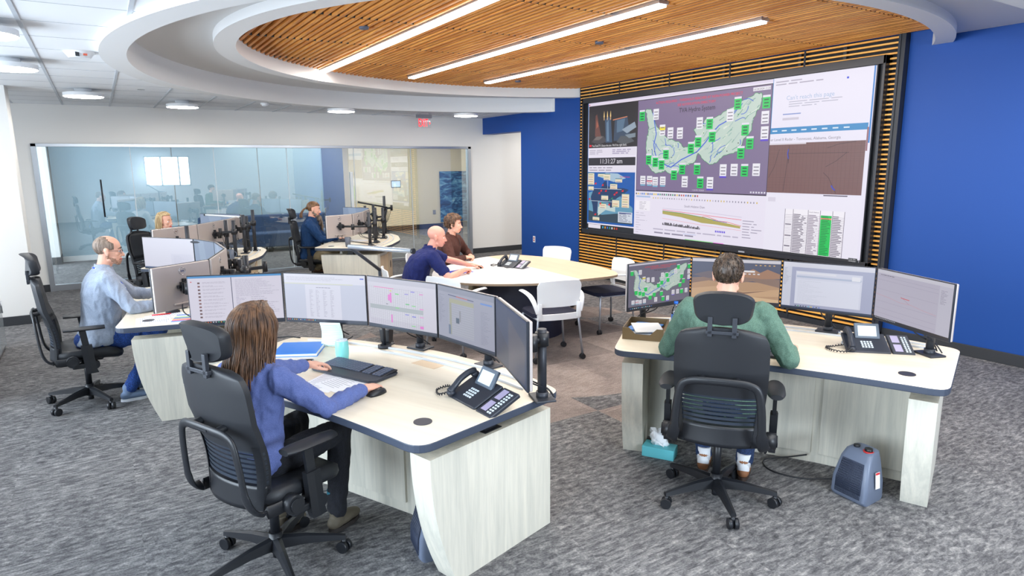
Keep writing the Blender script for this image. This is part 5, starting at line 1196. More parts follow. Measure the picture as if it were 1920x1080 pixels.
def heater(x, y, rz, label):
    t = thing('space_heater', label, 'heater', (x, y, 0), rz); body = mat('heater_grey', (104, 114, 134), .4)
    b = MB(); rings = []
    for z_, wx, y0, y1 in ((.0, .115, -.10, .09), (.02, .12, -.115, .095), (.12, .118, -.11, .09), (.25, .098, -.075, .075), (.295, .088, -.045, .065), (.305, .075, -.03, .055)):
        rings.append([(px, py, z_+( .012*py/.1 if z_ > .28 else 0)) for px, py in roundpoly([(-wx, y0), (wx, y0), (wx*.8, y1), (-wx*.8, y1)], [.03]*4, 4)])
    b.loft(rings, smooth=True); autosmooth(b.build('body', body, t), .7)
    b = MB(); b.loft([[(-.085, -.1135+.0, .03), (.085, -.1135, .03)], [(-.085, -.112, .12), (.085, -.112, .12)], [(-.07, -.080, .245), (.07, -.080, .245)]], cap=False, closed_u=False, smooth=False)
    for k in range(24): u = -.08+.16*k/23; b.tube([(u, -.1175, .032), (u, -.1155, .12), (u*.85, -.082, .24)], .0016, 4)
    for k in range(16): v = k/15; z_ = .035+.2*v; yy = -.1165+(0 if z_ < .12 else (z_-.12)/.125*.034); b.tube([(-.082+.012*v, yy, z_), (.082-.012*v, yy, z_)], .0014, 4)
    b.build('grille', mat('heater_grille', (56, 64, 84), .5), t)
    kn = MB().cyl((.04, -.005, .300), (.04, -.005, .322), .022, n=20).build('dial', M_black, t); MB().cyl((.04, -.005, .299), (.04, -.005, .306), .030, n=24).build('dial_ring', mat('ring_red', (200, 50, 50), .4), kn)
    MB().cyl((-.04, .0, .300), (-.04, .0, .316), .018, n=20).build('dial', M_black, t)
    b = MB(); b.poly([(.1125, -.03, .10), (.1125, .01, .10), (.103, .01, .20), (.103, -.03, .20)]); b.build('rating_label', M_paper, t, loc=(.008, 0, 0))
    MB().poly([(.1045, -.028, .185), (.1045, .008, .185), (.103, .008, .198), (.103, -.028, .198)]).build('label_logo', mat('logo_red', (210, 40, 50), .5), t, loc=(.0088, 0, 0)); return t
heater(3.73, 2.0, math.radians(-95), 'grey space heater with red-ringed dial under the right console')
heater(1.32, 2.90, math.radians(-100), 'grey space heater half hidden behind the front console\'s leg')
tag(MB().tube(crom([(3.74, 2.16, .04), (3.62, 2.32, .008), (3.56, 2.5, .006), (3.66, 2.62, .006), (3.80, 2.52, .03), (3.86, 2.44, .06)], 8, False), .005, 6).build('heater_cord', M_black), 'black power cord looping from the grey heater', 'cord')
tag(MB().box(-.06, .06, -.10, .10, 0, .002).build('paper_note', M_paper, None, loc=(3.98, 6.62, .7401)), 'small sheet on the white half of the meeting table', 'paper')
t = thing('blue_folder', 'flat blue folder between the navy-polo man\'s forearms', 'folder', (3.56, 6.92, .7401), .2); MB().box(-.15, .15, -.11, .11, 0, .006).build('cover', mat('folder_navy', (30, 70, 180), .4), t)
tag(MB().box(-.15, .11, -.11, .11, 0, .0015).build('loose_paper', M_paper, None, loc=(3.62, 7.20, .7401)), 'white sheet on the table beyond the blue folder', 'paper')
# ------------------------------------------------------------------ people
def rmesh(mb, voxel, name, mtl, parent, smooth=3, post=None, sub=0):
    """fuse the collected shapes into one continuous surface"""
    me = bpy.data.meshes.new(name); mb.bm.normal_update(); bmesh.ops.recalc_face_normals(mb.bm, faces=mb.bm.faces); mb.bm.to_mesh(me); mb.bm.free()
    o = bpy.data.objects.new(name, me); COL.objects.link(o)
    m1 = o.modifiers.new('r', 'REMESH'); m1.mode = 'VOXEL'; m1.voxel_size = voxel; m1.adaptivity = 0
    if smooth: m2 = o.modifiers.new('s', 'SMOOTH'); m2.factor = .5; m2.iterations = smooth
    dg = bpy.context.evaluated_depsgraph_get(); me2 = bpy.data.meshes.new_from_object(o.evaluated_get(dg)); bpy.data.objects.remove(o); bpy.data.meshes.remove(me)
    me2.name = name
    if post: post(me2)
    for p in me2.polygons: p.use_smooth = True
    me2.materials.clear()
    for m_ in (mtl if isinstance(mtl, (list, tuple)) else [mtl]): me2.materials.append(m_)
    o2 = bpy.data.objects.new(name, me2); COL.objects.link(o2); o2.parent = parent; return o2
def folds(amp=.004, sc_=14., seed=0., dirn=(1, 1, .45)):
    def f(me):
        n = len(me.vertices); co = np.empty(n*3); me.vertices.foreach_get('co', co); co = co.reshape(-1, 3)
        no = np.empty(n*3); me.vertex_normals.foreach_get('vector', no); no = no.reshape(-1, 3)
        d = np.array([noise.fractal(Vector((c[0]*sc_*dirn[0]+seed, c[1]*sc_*dirn[1], c[2]*sc_*dirn[2])), 1.0, 2.0, 3) for c in co])
        d2 = np.abs(d); co += no*((.35-np.minimum(d2, .7))*amp*2)[:, None]; me.vertices.foreach_set('co', co.ravel()); me.update()
    return f
def ik(s_, w_, l1, l2, pole_):
    s_ = Vector(s_); w_ = Vector(w_); d = w_-s_; L = min(d.length, (l1+l2)*.999); dn = d.normalized(); a = (l1*l1-l2*l2+L*L)/(2*L); h = math.sqrt(max(0, l1*l1-a*a))
    p = Vector(pole_)-dn*Vector(pole_).dot(dn); p.normalize(); return s_+dn*a+p*h, s_+dn*L
def hand(b, w_, fwd, nrm, side, curl=.5, spread=.08, sc_=1., fist=False):
    """w_ wrist, fwd finger direction, nrm back-of-hand normal (up), side = +1 thumb towards fwd x nrm"""
    w_ = Vector(w_); f = Vector(fwd).normalized(); n = Vector(nrm); n = (n-f*n.dot(f)).normalized(); s_ = f.cross(n)*side
    R = Matrix((s_, f, n)).transposed()
    b.ell(w_+f*.048*sc_, (.040*sc_, .052*sc_, .017*sc_), R, 16, 10); b.ell(w_+f*.07*sc_-s_*.002, (.040*sc_, .028*sc_, .014*sc_), R, 16, 10); b.cap(w_-f*.03, .026*sc_, w_+f*.03*sc_, .025*sc_, 12)
    for i, (off, L, r_) in enumerate(((.028, .076, .0092), (.0095, .083, .0095), (-.0095, .077, .0090), (-.028, .060, .0080))):
        p = w_+(f*.088+s_*off-(f*.006 if i == 3 else f*0))*sc_; d = (f+s_*(off/.028)*spread).normalized(); ang = curl*(.9+.12*i); q = Quaternion(s_, 0)
        cur = d.copy(); axis = (n.cross(f)).normalized()
        a_ = [ang*.5, ang*.9, ang*.6]; segs = [L*.45, L*.32, L*.25]
        for k in range(3):
            cur = Quaternion(axis, a_[k]) @ cur; e = p+cur*segs[k]*sc_; b.cap(p, r_*sc_*(1-.07*k), e, r_*sc_*(1-.07*(k+1)), 10); p = e
    p = w_+(f*.028+s_*.030-n*.004)*sc_; d = (f*.62+s_*.72-n*.22).normalized(); axis = n
    for k, L in enumerate((.036, .030, .024)):
        e = p+d*L*sc_; b.cap(p, (.013-.0018*k)*sc_, e, (.012-.0018*k)*sc_, 10); p = e; d = (d*.75+f*.45-n*(.10 if not fist else .4)-s_*(.15*curl)).normalized()
def head_shapes(b, H, R, fem=False, jaw=1.):
    H = Vector(H)
    def E(c, r, rot=None, seg=20): b.ell(H+R @ Vector(c), r, (R @ rot) if rot is not None else R, seg, 14)
    def C_(p0, r0, p1, r1): b.cap(H+R @ Vector(p0), r0, H+R @ Vector(p1), r1, 12)
    k = .94 if fem else 1.
    E((0, -.012, .040), (.076*k, .097*k, .082*k), seg=28); E((0, .018, .0), (.068*k, .072*k, .080*k), seg=28); E((0, .030, -.040), (.058*k*jaw, .056*k, .066*k), seg=24)
    E((0, .052, -.085), (.030*k*jaw, .028, .022)); C_((-.046*k*jaw, .01, -.068), .018, (-.014, .055, -.090), .017); C_((.046*k*jaw, .01, -.068), .018, (.014, .055, -.090), .017)
    C_((0, .083, .008), .009, (0, .103, -.030), .0125*k); E((-.011, .092, -.034), (.009, .010, .008)); E((.011, .092, -.034), (.009, .010, .008))
    C_((-.032, .074, .024), .011 if not fem else .008, (.032, .074, .024), .011 if not fem else .008); E((-.036, .058, -.016), (.022, .020, .020)); E((.036, .058, -.016), (.022, .020, .020))
    E((0, .080, -.056), (.024, .011, .006)); E((0, .078, -.067), (.020, .011, .007)); E((0, .072, -.050), (.028, .014, .014))
    for s_ in (-1, 1):
        rot = Matrix.Rotation(s_*-.35, 3, 'Z') @ Matrix.Rotation(.15, 3, 'X'); E((s_*.077*k, -.006, -.002), (.008, .018, .031), rot); E((s_*.081*k, -.010, .012), (.006, .016, .018), rot); E((s_*.076*k, -.002, -.026), (.007, .009, .010), rot)
def face_parts(t, H, R, brow=(90, 66, 50), eye=(70, 90, 110), lips=(196, 110, 104), browth=.0035, fem=False):
    H = Vector(H); P_ = lambda p: H+R @ Vector(p)
    for s_ in (-1, 1):
        b = MB(); b.ell(P_((s_*.031, .0735, .004)), (.0125, .0115, .0085), R, 16, 10); e = b.build('eye', mat('eye_white', (236, 232, 230), .25), t)
        b = MB(); b.ell(P_((s_*.031, .0825, .004)), (.0055, .003, .0055), R, 12, 8); b.build('iris', mat('iris_%d_%d_%d' % eye, eye, .2), e)
        b = MB(); b.tube([P_((s_*.019, .0825, .0085)), P_((s_*.031, .0865, .0125)), P_((s_*.043, .0785, .0075))], .0022, 6); b.build('eyelid', M_skin, e)
        b = MB(); b.tube([P_((s_*.014, .0865, .025)), P_((s_*.03, .086, .031)), P_((s_*.048, .070, .025))], [browth, browth*1.1, browth*.5], 6); b.build('eyebrow', mat('brow_%d_%d_%d' % brow, brow, .9), t)
    b = MB(); b.tube(crom([P_((-.024, .080, -.060)), P_((-.010, .0905, -.0575)), P_((0, .0915, -.0588)), P_((.010, .0905, -.0575)), P_((.024, .080, -.060))], 4, False), [.0015]+[.0040]*15+[.0015], 8)
    b.tube(crom([P_((-.022, .080, -.0625)), P_((0, .0900, -.0675)), P_((.022, .080, -.0625))], 5, False), [.0015]+[.0045]*9+[.0015], 8); b.build('lips', mat('lips_%d_%d_%d' % lips, lips, .5), t)
def hair_mat(name, c1, c2, rough=.55):
    m = mat(name, c1, rough); N = NT(m); n = N.n('ShaderNodeTexNoise', Scale=60.0, Detail=3.0, Distortion=.5); N.l(N.coords((1, 1, .12)), n.inputs['Vector'])
    N.l(N.ramp(n.outputs[0], [(.35, rgb(*c1)), (.65, rgb(*c2))]), N.b.inputs['Base Color']); N.bump(n.outputs[0], .6, .004); return m
def hair_cap(b, H, R, keep, rad=(.084, .106, .092), c=(0, -.012, .040), nz=.003, seed=0., seg=64, rings=44, fs=40., thick=.010):
    """scalp shell over the part of the skull where keep(local direction point) is true; closed and thickened"""
    H = Vector(H); c = Vector(c); g = {}; bm = b.bm
    def pt(i, j, off):
        ph = PI*j/rings; th = 2*PI*i/seg; v = Vector((rad[0]*math.sin(ph)*math.cos(th), rad[1]*math.sin(ph)*math.sin(th), rad[2]*math.cos(ph)))
        d = v.normalized(); n_ = noise.noise(Vector((d.x*fs*.25+seed, d.y*fs*.25, d.z*4)))*nz*2+noise.noise(Vector((d.x*fs+seed, d.y*fs, d.z*6)))*nz
        if v.z < 0: v = Vector((v.x*(1-.10*(-v.z/rad[2])), v.y, v.z))
        return H+R @ (c+v+d*(n_+off)), c+v
    cells = [(i, j) for j in range(rings) for i in range(seg) if keep(pt(i+.5, j+.5, 0)[1])]
    S = set(cells); vo = {}; vi = {}
    def V(dct, i, j, off):
        k = (i % seg if 0 < j < rings else 0, j)
        if k not in dct: dct[k] = bm.verts.new(pt(k[0], j, off)[0])
        return dct[k]
    for (i, j) in cells:
        for dct, off, flip in ((vo, 0, 0), (vi, -thick, 1)):
            q = [V(dct, i, j, off), V(dct, i+1, j, off), V(dct, i+1, j+1, off), V(dct, i, j+1, off)]; q2 = []
            for v in q:
                if v not in q2: q2.append(v)
            if len(q2) > 2:
                f = bm.faces.new(q2[::-1] if flip else q2); f.smooth = True
    for (i, j) in cells:
        for (di, dj, a, c_) in ((-1, 0, (0, 0), (0, 1)), (1, 0, (1, 0), (1, 1)), (0, -1, (0, 0), (1, 0)), (0, 1, (0, 1), (1, 1))):
            nb = ((i+di) % seg, j+dj)
            if nb in S or not (0 <= nb[1] < rings): continue
            p, q = (i+a[0], j+a[1]), (i+c_[0], j+c_[1])
            try: bm.faces.new([V(vo, *p, 0), V(vo, *q, 0), V(vi, *q, -thick), V(vi, *p, -thick)])
            except Exception: pass
def torso_rings(hip, neck, prof, lean_curve=0., n=28, side=0.):
    """prof: list of (v, halfwidth, halfdepth, yoff)"""
    hip = Vector(hip); neck = Vector(neck); rings = []
    for v, w_, d_, yo in prof:
        c = hip.lerp(neck, v)+Vector((0, yo+lean_curve*math.sin(PI*v), 0)); r = []
        for k in range(n):
            q = 2*PI*k/n; e = .85; cx_ = math.copysign(abs(math.cos(q))**e, math.cos(q)); sy_ = math.copysign(abs(math.sin(q))**e, math.sin(q)); r.append((c.x+w_*cx_, c.y+d_*sy_, c.z))
        rings.append(r)
    return rings
MALE = [(-.10, .13, .10, 0), (-.075, .175, .132, 0), (-.02, .182, .134, .0), (.15, .165, .122, .01), (.32, .158, .120, .012), (.5, .170, .122, .008), (.68, .188, .122, 0), (.80, .196, .112, -.006), (.88, .185, .095, -.01), (.94, .14, .078, -.012), (1.0, .07, .062, -.008), (1.04, .055, .055, -.004)]
def person(x, y, a, label, shirt, pants, hip=(0, 0, .56), neck=(0, .05, 1.09), head=(0, .09, 1.235), hrot=(0, 0, 0), hands=None, shoulder_w=.19, female=False, bulk=1., sleeve='long', knees=None, feet=None, shoe=None, skin=None, curl=(.45, .45), voxel=.0045, sv=.0075, S=1.06, collar=True, shirt_len=.10, poles=None, jaw=1., lean_curve=.0, hfwd=None, hnrm=None, sh_drop=.0, fist=(False, False), fold=.009, sh_fwd=.0):
    """seated figure. local x right, y facing. hands: world wrist targets (left, right)"""
    t = thing('person', label, 'person', (x, y, 0), math.radians(a)-PI/2, None); rzM = Matrix.Rotation(-(math.radians(a)-PI/2), 3, 'Z'); W0 = Vector((x, y, 0))
    L = lambda p: rzM @ (Vector(p)-W0)
    skin = skin or M_skin; hip = Vector(hip); neck = Vector(neck); head = Vector(head); R = (Matrix.Rotation(hrot[2], 3, 'Z') @ Matrix.Rotation(hrot[0], 3, 'X') @ Matrix.Rotation(hrot[1], 3, 'Y')); R = R @ Matrix.Diagonal((S, S, S))
    shl = [neck+Vector((s_*shoulder_w, -.005+sh_fwd, -.075-sh_drop)) for s_ in (-1, 1)]
    kf = .94 if female else 1.
    b = MB(); head_shapes(b, head, R, female, jaw); b.cap(neck+Vector((0, -.01, -.06)), .062*kf, head+R @ Vector((0, -.018, -.03)), .054*kf, 18); b.cap(hip+Vector((0, 0, .02)), .07, neck+Vector((0, -.01, -.05)), .07, 14)
    arms = []
    for i, s_ in enumerate((-1, 1)):
        wt = L(hands[i]); po = (poles[i] if poles else (s_*.55, -.25, -1.)); e, w_ = ik(shl[i], wt, .285*S*kf, .255*S*kf, po); arms.append((shl[i], e, w_))
        b.cap(shl[i], .045, e, .040, 12); b.cap(neck+Vector((0, -.01, -.07)), .04, shl[i], .04, 12)
        # forearm: fuller near the elbow, flat wrist
        b.cap(e, .040*kf, e.lerp(w_, .35), .041*kf, 14); b.cap(e.lerp(w_, .35), .041*kf, w_, .0255*kf, 14)
        f = Vector(hfwd[i]) if hfwd and hfwd[i] else (w_-e); f.z *= .3; nr = Vector(hnrm[i]) if hnrm and hnrm[i] else Vector((0, 0, 1)); hand(b, w_, f, nr, -s_ , curl[i], sc_=(.98 if female else 1.06), fist=fist[i])
    bo = rmesh(b, voxel, 'body', skin, t, 2)
    # shirt
    bulkf = bulk; prof = [(v, w_*bulkf*kf, d_*bulkf*kf*(1.0 if not female else .95), yo) for v, w_, d_, yo in MALE]; 
    b = MB(); b.loft(torso_rings(hip, neck, prof, lean_curve))
    for i, s_ in enumerate((-1, 1)):
        s0, e, w_ = arms[i]; b.ell(s0+Vector((0, 0, -.005)), (.066*bulk, .068*bulk, .064), None, 18, 12)
        b.cap(s0, .064*bulkf, s0.lerp(e, .5 if sleeve == 'short' else .96), (.066 if sleeve == 'short' else .052)*kf*bulkf**.5, 16)
        b.cap(neck+Vector((s_*.06, -.01, -.035)), .05, s0+Vector((0, 0, .0)), .055*bulk, 16)
        if sleeve == 'long':
            b.cap(e, .052*kf*bulkf**.5, e.lerp(w_, .5), .047*kf, 16); b.cap(e.lerp(w_, .5), .047*kf, e.lerp(w_, .93), .036*kf, 16)
        else: d = (e-s0).normalized(); b.cap(s0.lerp(e, .5), .066*kf, s0.lerp(e, .68), .066*kf, 18)
    so = rmesh(b, sv, 'shirt', shirt, t, 4, folds(fold, 13., x*7))
    if sleeve == 'long':
        b = MB()
        for i in (0, 1):
            s0, e, w_ = arms[i]; d = (w_-e).normalized(); b.cyl(w_-d*.055, w_-d*.008, .036*kf, .034*kf, 18)
        b.build('cuff', shirt, t)
    if collar:
        b = MB(); rings = []
        for (dz, r_, yy) in ((-.012, .068, 0), (.022, .064, .004), (.050, .062, .008), (.052, .066, .008), (.022, .070, .004), (-.004, .082, 0)):
            rings.append([(neck.x+r_*kf*math.cos(q), neck.y-.008+yy+r_*kf*.95*math.sin(q), neck.z+dz-.004-.020*max(0, math.sin(q))) for q in [PI/2+.22+(2*PI-.44)*k/30 for k in range(31)]])
        b.loft(rings, closed_u=False, cap=False); cbo = b.build('collar', shirt, t); cbo.modifiers.new('s', 'SOLIDIFY').thickness = .003
    # trousers
    kn = knees or [(-.13, .46, .56), (.13, .46, .56)]; ft = feet or [(-.13, .42, .09), (.13, .42, .09)]
    b = MB(); b.ell(hip+Vector((0, 0, -.02)), (.175*bulk*kf, .145*bulk, .105), None, 24, 14)
    for i, s_ in enumerate((-1, 1)):
        h0 = hip+Vector((s_*.085, .02, -.02)); k_ = Vector(kn[i]); f_ = Vector(ft[i]); b.cap(h0, .088*bulk*kf, h0.lerp(k_, .5), .082*bulk**.5*kf, 18); b.cap(h0.lerp(k_, .5), .082*bulk**.5*kf, k_, .064*kf, 18); b.cap(k_, .063*kf, k_.lerp(f_, .4), .062*kf, 18); b.cap(k_.lerp(f_, .4), .062*kf, f_.lerp(k_, .06), .052, 18)
    rmesh(b, sv*1.1, 'trousers', pants, t, 4, folds(fold*.9, 11., y*3))
    st, sc1, sole = shoe or ('shoe', (40, 40, 44), (30, 30, 32))
    for i, s_ in enumerate((-1, 1)):
        f_ = Vector(ft[i]); g = f_.z-.09
        b = MB(); b.cap(f_+Vector((0, -.005, .03)), .042, f_+Vector((0, 0, -.04)), .040, 14); b.ell((f_.x, f_.y+.05, g+.048), (.045, .105, .034), None, 18, 12); b.ell((f_.x, f_.y+.11, g+.042), (.044, .06, .027), None, 18, 12); b.ell((f_.x, f_.y-.02, g+.05), (.038, .05, .04), None, 18, 12)
        sh = rmesh(b, .006, 'shoe', mat('%s_%d_%d_%d' % ((st,)+sc1), sc1, .7), t, 2)
        b = MB(); b.prism([(f_.x+px, f_.y+py) for px, py in [(.042*math.cos(q)*(1.08 if math.sin(q) > 0 else .92), .05+.118*math.sin(q)) for q in [2*PI*k/24 for k in range(24)]]], g+.0, g+.024); b.build('sole', mat('sole_%d_%d_%d' % sole, sole, .7), sh)
    return t, dict(head=head, R=R, neck=neck, hip=hip, arms=arms, L=L)

# ---- woman typing in front
M_hwom = hair_mat('hair_woman', (66, 45, 33), (120, 84, 56), .42)
M_blueshirt = cloth_mat('heather_blue', (98, 112, 168), .9, .2, 260., (80, 94, 146)); M_blkjean = cloth_mat('black_denim', (26, 28, 38), .9, .3)
wp, I = person(.51, 3.25, 30, 'woman with long brown hair in a heather blue pullover typing at the front console', M_blueshirt, M_blkjean, hip=(0, 0, .58), neck=(0, .05, 1.08), head=(0, .075, 1.222), hrot=(-.12, 0, -.10),
    hands=((1.005, 3.775, .845), (1.075, 3.215, .842)), female=True, bulk=.96, shoulder_w=.165, shoe=('boot', (92, 84, 70), (44, 38, 36)), curl=(.55, .5), hfwd=((.28, 1, -.25), (.05, 1, -.2)), feet=[(-.12, .24, .10), (.12, .42, .10)], knees=[(-.13, .42, .60), (.16, .44, .60)], sh_drop=.0)
face_parts(wp, I['head'], I['R'], (96, 66, 46), fem=True)
H, R_ = I['head'], I['R']; hl = lambda p: H+R_ @ Vector(p)
b = MB(); hair_cap(b, H, R_, lambda p: p.z > .085-.10*max(0, (.075-p.y)/.15)-.10*(p.y < .045) or p.y < -.01, rad=(.084, .108, .092), nz=.002)
b.build('hair_cap', M_hwom, wp)
b = MB(); r = random.Random(4)
def lock(b, pts, r0, flat=1.): 
    P_ = crom(pts, 5, False); n = len(P_); b.tube(P_, [r0*(1-.15*(k/n))*(1 if k < n*.75 else (1-(k-n*.75)/(n*.25)*.85)) for k in range(n)], 5)
for k in range(620):
    # start on the parting line, run down the side or back
    th = r.uniform(-.30, 1.30)*PI if k % 2 else r.uniform(-.30, 1.30)*PI
    # th: 0 right side, pi/2*-1 back ; use angle measured from back
    phi = r.uniform(-2.25, 2.25)  # angle around from back (0) to front (+-pi)
    if abs(phi) > 2.05 and r.random() < .5: continue
    dx, dy = math.sin(phi), -math.cos(phi); top = Vector((dx*.012, .03*r.random()-.02+(.04 if abs(phi) > 1.4 else 0), .131+r.uniform(-.002, .003)))
    m1_ = Vector((dx*.060, -.012+dy*.075, .110)); m2_ = Vector((dx*.089, -.012+dy*.112, .035)); 
    if abs(phi) > 1.5: m2_.y = min(m2_.y, .052); m1_.y = min(m1_.y, .05)
    lw_ = r.uniform(0, .012); m2_ += Vector((dx, dy, 0))*lw_; end_len = r.uniform(.22, .36) if abs(phi) < 1.6 else r.uniform(.16, .30)
    m3 = Vector((dx*(.088+r.uniform(-.005, .012)), min(-.012+dy*.112, .045)+r.uniform(-.006, .01), -.06)); m4 = Vector((dx*(.095+r.uniform(-.02, .025)), min(-.012+dy*.115, .035)-.015+r.uniform(-.01, .015), -.06-end_len*.5)); m5 = Vector((dx*(.088+r.uniform(-.03, .03)), min(-.012+dy*.10, .03)-.02+r.uniform(-.015, .02), -.06-end_len))
    lock(b, [hl(top), hl(m1_), hl(m2_), hl(m3), hl(m4), hl(m5)], r.uniform(.0020, .0036))
b.build('long_hair', M_hwom, wp)['label'] = 'long straight brown hair'
for i in (0, 1):
    f_ = Vector([(-.12, .24, .10), (.12, .42, .10)][i]); b = MB(); b.cyl(f_+Vector((0, -.003, .03)), f_+Vector((0, -.003, .10)), .044, .046, 20); b.build('boot_shaft', mat('boot_92_84_70', (92, 84, 70), .7), wp)
    b = MB(); b.cyl(f_+Vector((0, -.003, .095)), f_+Vector((0, -.003, .118)), .0465, n=20); b.build('orange_sock', mat('sock_orange', (236, 130, 30), .9), wp); b = MB(); b.cyl(f_+Vector((0, -.003, .118)), f_+Vector((0, -.003, .15)), .047, n=20); b.build('teal_sock', mat('sock_teal', (40, 110, 130), .9), wp)

# ---- man in green shirt, seen from behind
M_green = cloth_mat('green_shirt', (96, 128, 112), .9, .12, 220.); M_jean = cloth_mat('blue_denim', (38, 62, 106), .9, .3, 160.); M_hgrn = hair_mat('hair_dark_brown', (34, 26, 22), (84, 66, 52), .45)
gp, I = person(3.07, 2.53, 36, 'man with short dark hair in a green button-up shirt seen from behind', M_green, M_jean, hip=(0, 0, .58), neck=(0, .09, 1.17), head=(0, .12, 1.33), hrot=(-.06, 0, -.06),
    hands=((3.22, 2.98, .85), (3.57, 2.42, .85)), bulk=1.2, shoulder_w=.21, sh_drop=-.02, poles=((-.6, -.3, -1.), (.6, -.3, -1.)), feet=[(-.10, .22, .10), (.15, .20, .10)], shoe=('loafer', (150, 100, 66), (60, 44, 36)), knees=[(-.15, .44, .60), (.18, .43, .60)])
face_parts(gp, I['head'], I['R'])
b = MB(); hair_cap(b, I['head'], I['R'], lambda p: (p.z > .055 and p.y > .02) or (p.y <= .02 and p.z > -.075+max(0, (p.y+.055)/.075)*.085 and not (abs(p.x) > .06 and -.03 < p.y < .02 and p.z < .02)), rad=(.082, .106, .092), nz=.0025, fs=50)
r = random.Random(8); H, R_ = I['head'], I['R']
for k in range(520):
    phi = r.uniform(-2.0, 2.0); el_ = r.uniform(-.75, 1.45); d = Vector((math.sin(phi)*math.cos(el_), -math.cos(phi)*math.cos(el_), math.sin(el_))); p = Vector((d.x*.081, d.y*.104, d.z*.090))+Vector((0, -.012, .040))
    if p.z < -.075 or (p.y > -.02 and p.z < .02): continue
    tn = Vector((d.x*.25+r.uniform(-.3, .3), r.uniform(-.2, .1), -.9)); tn = (tn-d*tn.dot(d)).normalized(); q = p+tn*r.uniform(.012, .024)+d*.001; b.tube([H+R_ @ p, H+R_ @ ((p+q)/2+d*.003), H+R_ @ q], [.0022, .0020, .0006], 4)
b.build('hair', M_hgrn, gp)['label'] = 'short dark brown hair'
for i in (0, 1):
    f_ = Vector([(-.10, .22, .10), (.15, .20, .10)][i]); b = MB(); b.cyl(f_+Vector((0, -.004, -.01)), f_+Vector((0, 0, .075)), .043, .043, 20); b.ell(f_+Vector((0, -.02, -.02)), (.038, .042, .05)); b.build('white_sock', mat('sock_white', (226, 228, 232), .9), gp)

# ---- man in glasses at the left console
M_ltblue = cloth_mat('light_blue_shirt', (166, 178, 198), .9, .08, 240.); M_blj = cloth_mat('bright_denim', (36, 78, 158), .9, .3, 160.); M_hgl = hair_mat('hair_short_brown', (92, 76, 64), (144, 126, 112), .6)
lp, I = person(-.14, 6.54, 6, 'balding man with glasses in a light blue shirt and lanyard', M_ltblue, M_blj, hip=(0, 0, .58), neck=(0, .10, 1.16), head=(0, .155, 1.31), hrot=(-.08, 0, -.22),
    hands=((.42, 6.78, .85), (.40, 6.30, .85)), bulk=1.22, shoulder_w=.20, shoe=('sneaker', (110, 130, 160), (226, 230, 236)), feet=[(-.12, .30, .09), (.14, .16, .09)], knees=[(-.14, .44, .60), (.16, .45, .60)])
face_parts(lp, I['head'], I['R'], (84, 62, 50), (90, 80, 70), browth=.004)
H, R_ = I['head'], I['R']; hl = lambda p: H+R_ @ Vector(p)
b = MB(); hair_cap(b, H, R_, lambda p: p.y < .045 and p.z > -.065+max(0, (p.y+.05)/.1)*.085 and p.z < .118-.03*(p.y > 0)-.5*max(0, p.y-.0) and not (abs(p.x) > .06 and -.03 < p.y < .02 and p.z < .018) and (p.y < -.01 or abs(p.x) > .055), rad=(.0782, .0998, .0848), nz=.0005, thick=.006)
b.build('short_hair', M_hgl, lp)
# beard
def beard(t, H, R, mtl, pts, rr, name='beard'):
    b = MB()
    for p, q in pts: b.ell(H+R @ Vector(p), q, R, 16, 10)
    return rmesh(b, .004, name, mtl, t, 2, folds(.002, 60., 1.))
beard(lp, H, R_, hair_mat('stubble', (150, 112, 92), (176, 136, 114), .8), [((0, .064, -.090), (.024, .022, .022)), ((-.046, .022, -.062), (.013, .034, .022)), ((.046, .022, -.062), (.013, .034, .022)), ((-.030, .048, -.082), (.018, .022, .018)), ((.030, .048, -.082), (.018, .022, .018)), ((0, .079, -.0475), (.020, .008, .0045)), ((-.024, .072, -.062), (.005, .009, .014)), ((.024, .072, -.062), (.005, .009, .014)), ((-.066, -.002, -.030), (.006, .012, .030)), ((.066, -.002, -.030), (.006, .012, .030)), ((0, .083, -.079), (.014, .009, .006))], 0)
def glasses(t, H, R):
    P_ = lambda p: H+R @ Vector(p); b = MB()
    for s_ in (-1, 1):
        b.tube([P_((s_*.033+.022*math.cos(q)*(1+.1*abs(math.cos(q))), .098-.010*abs(s_*.033+.022*math.cos(q))/.055, .002+.0155*math.sin(q))) for q in [2*PI*k/20 for k in range(20)]], .0014, 6, closed=True); b.tube([P_((s_*.056, .090, .008)), P_((s_*.074, .05, .010)), P_((s_*.081, -.004, .010)), P_((s_*.080, -.016, .0))], .0018, 6)
    b.tube([P_((-.011, .098, .004)), P_((0, .101, .007)), P_((.011, .098, .004))], .0014, 6); o = b.build('glasses', mat('glasses_dark', (52, 56, 70), .3, .6), t)
    for s_ in (-1, 1): MB().poly([P_((s_*.033+.021*math.cos(q), .0965-.010*abs(s_*.033+.021*math.cos(q))/.055, .002+.0148*math.sin(q))) for q in [2*PI*k/20 for k in range(20)]]).build('lens', glass('lens_glass', (.97, .98, 1, 1), .10) if 'lensm' not in MATS else MATS['lensm'], o)
glasses(lp, H, R_)
nk = I['neck']; b = MB(); L_ = crom([nk+Vector((0, -.075, .02)), nk+Vector((.06, -.045, .005)), nk+Vector((.085, .03, -.045)), nk+Vector((.07, .115, -.13)), nk+Vector((.03, .155, -.24)), nk+Vector((0, .15, -.32)), nk+Vector((-.03, .155, -.24)), nk+Vector((-.07, .115, -.13)), nk+Vector((-.085, .03, -.045)), nk+Vector((-.06, -.045, .005))], 6); b.tube(L_, .007, 6, closed=True)
b.build('lanyard', mat('lanyard_blue', (44, 84, 190), .6), lp); b = MB()
for k in range(0, len(L_), 4): b.cyl(L_[k], L_[k].lerp(L_[(k+1) % len(L_)], .7), .0076, n=8)
b.build('lanyard_print', mat('lanyard_white', (224, 230, 240), .6), lp)

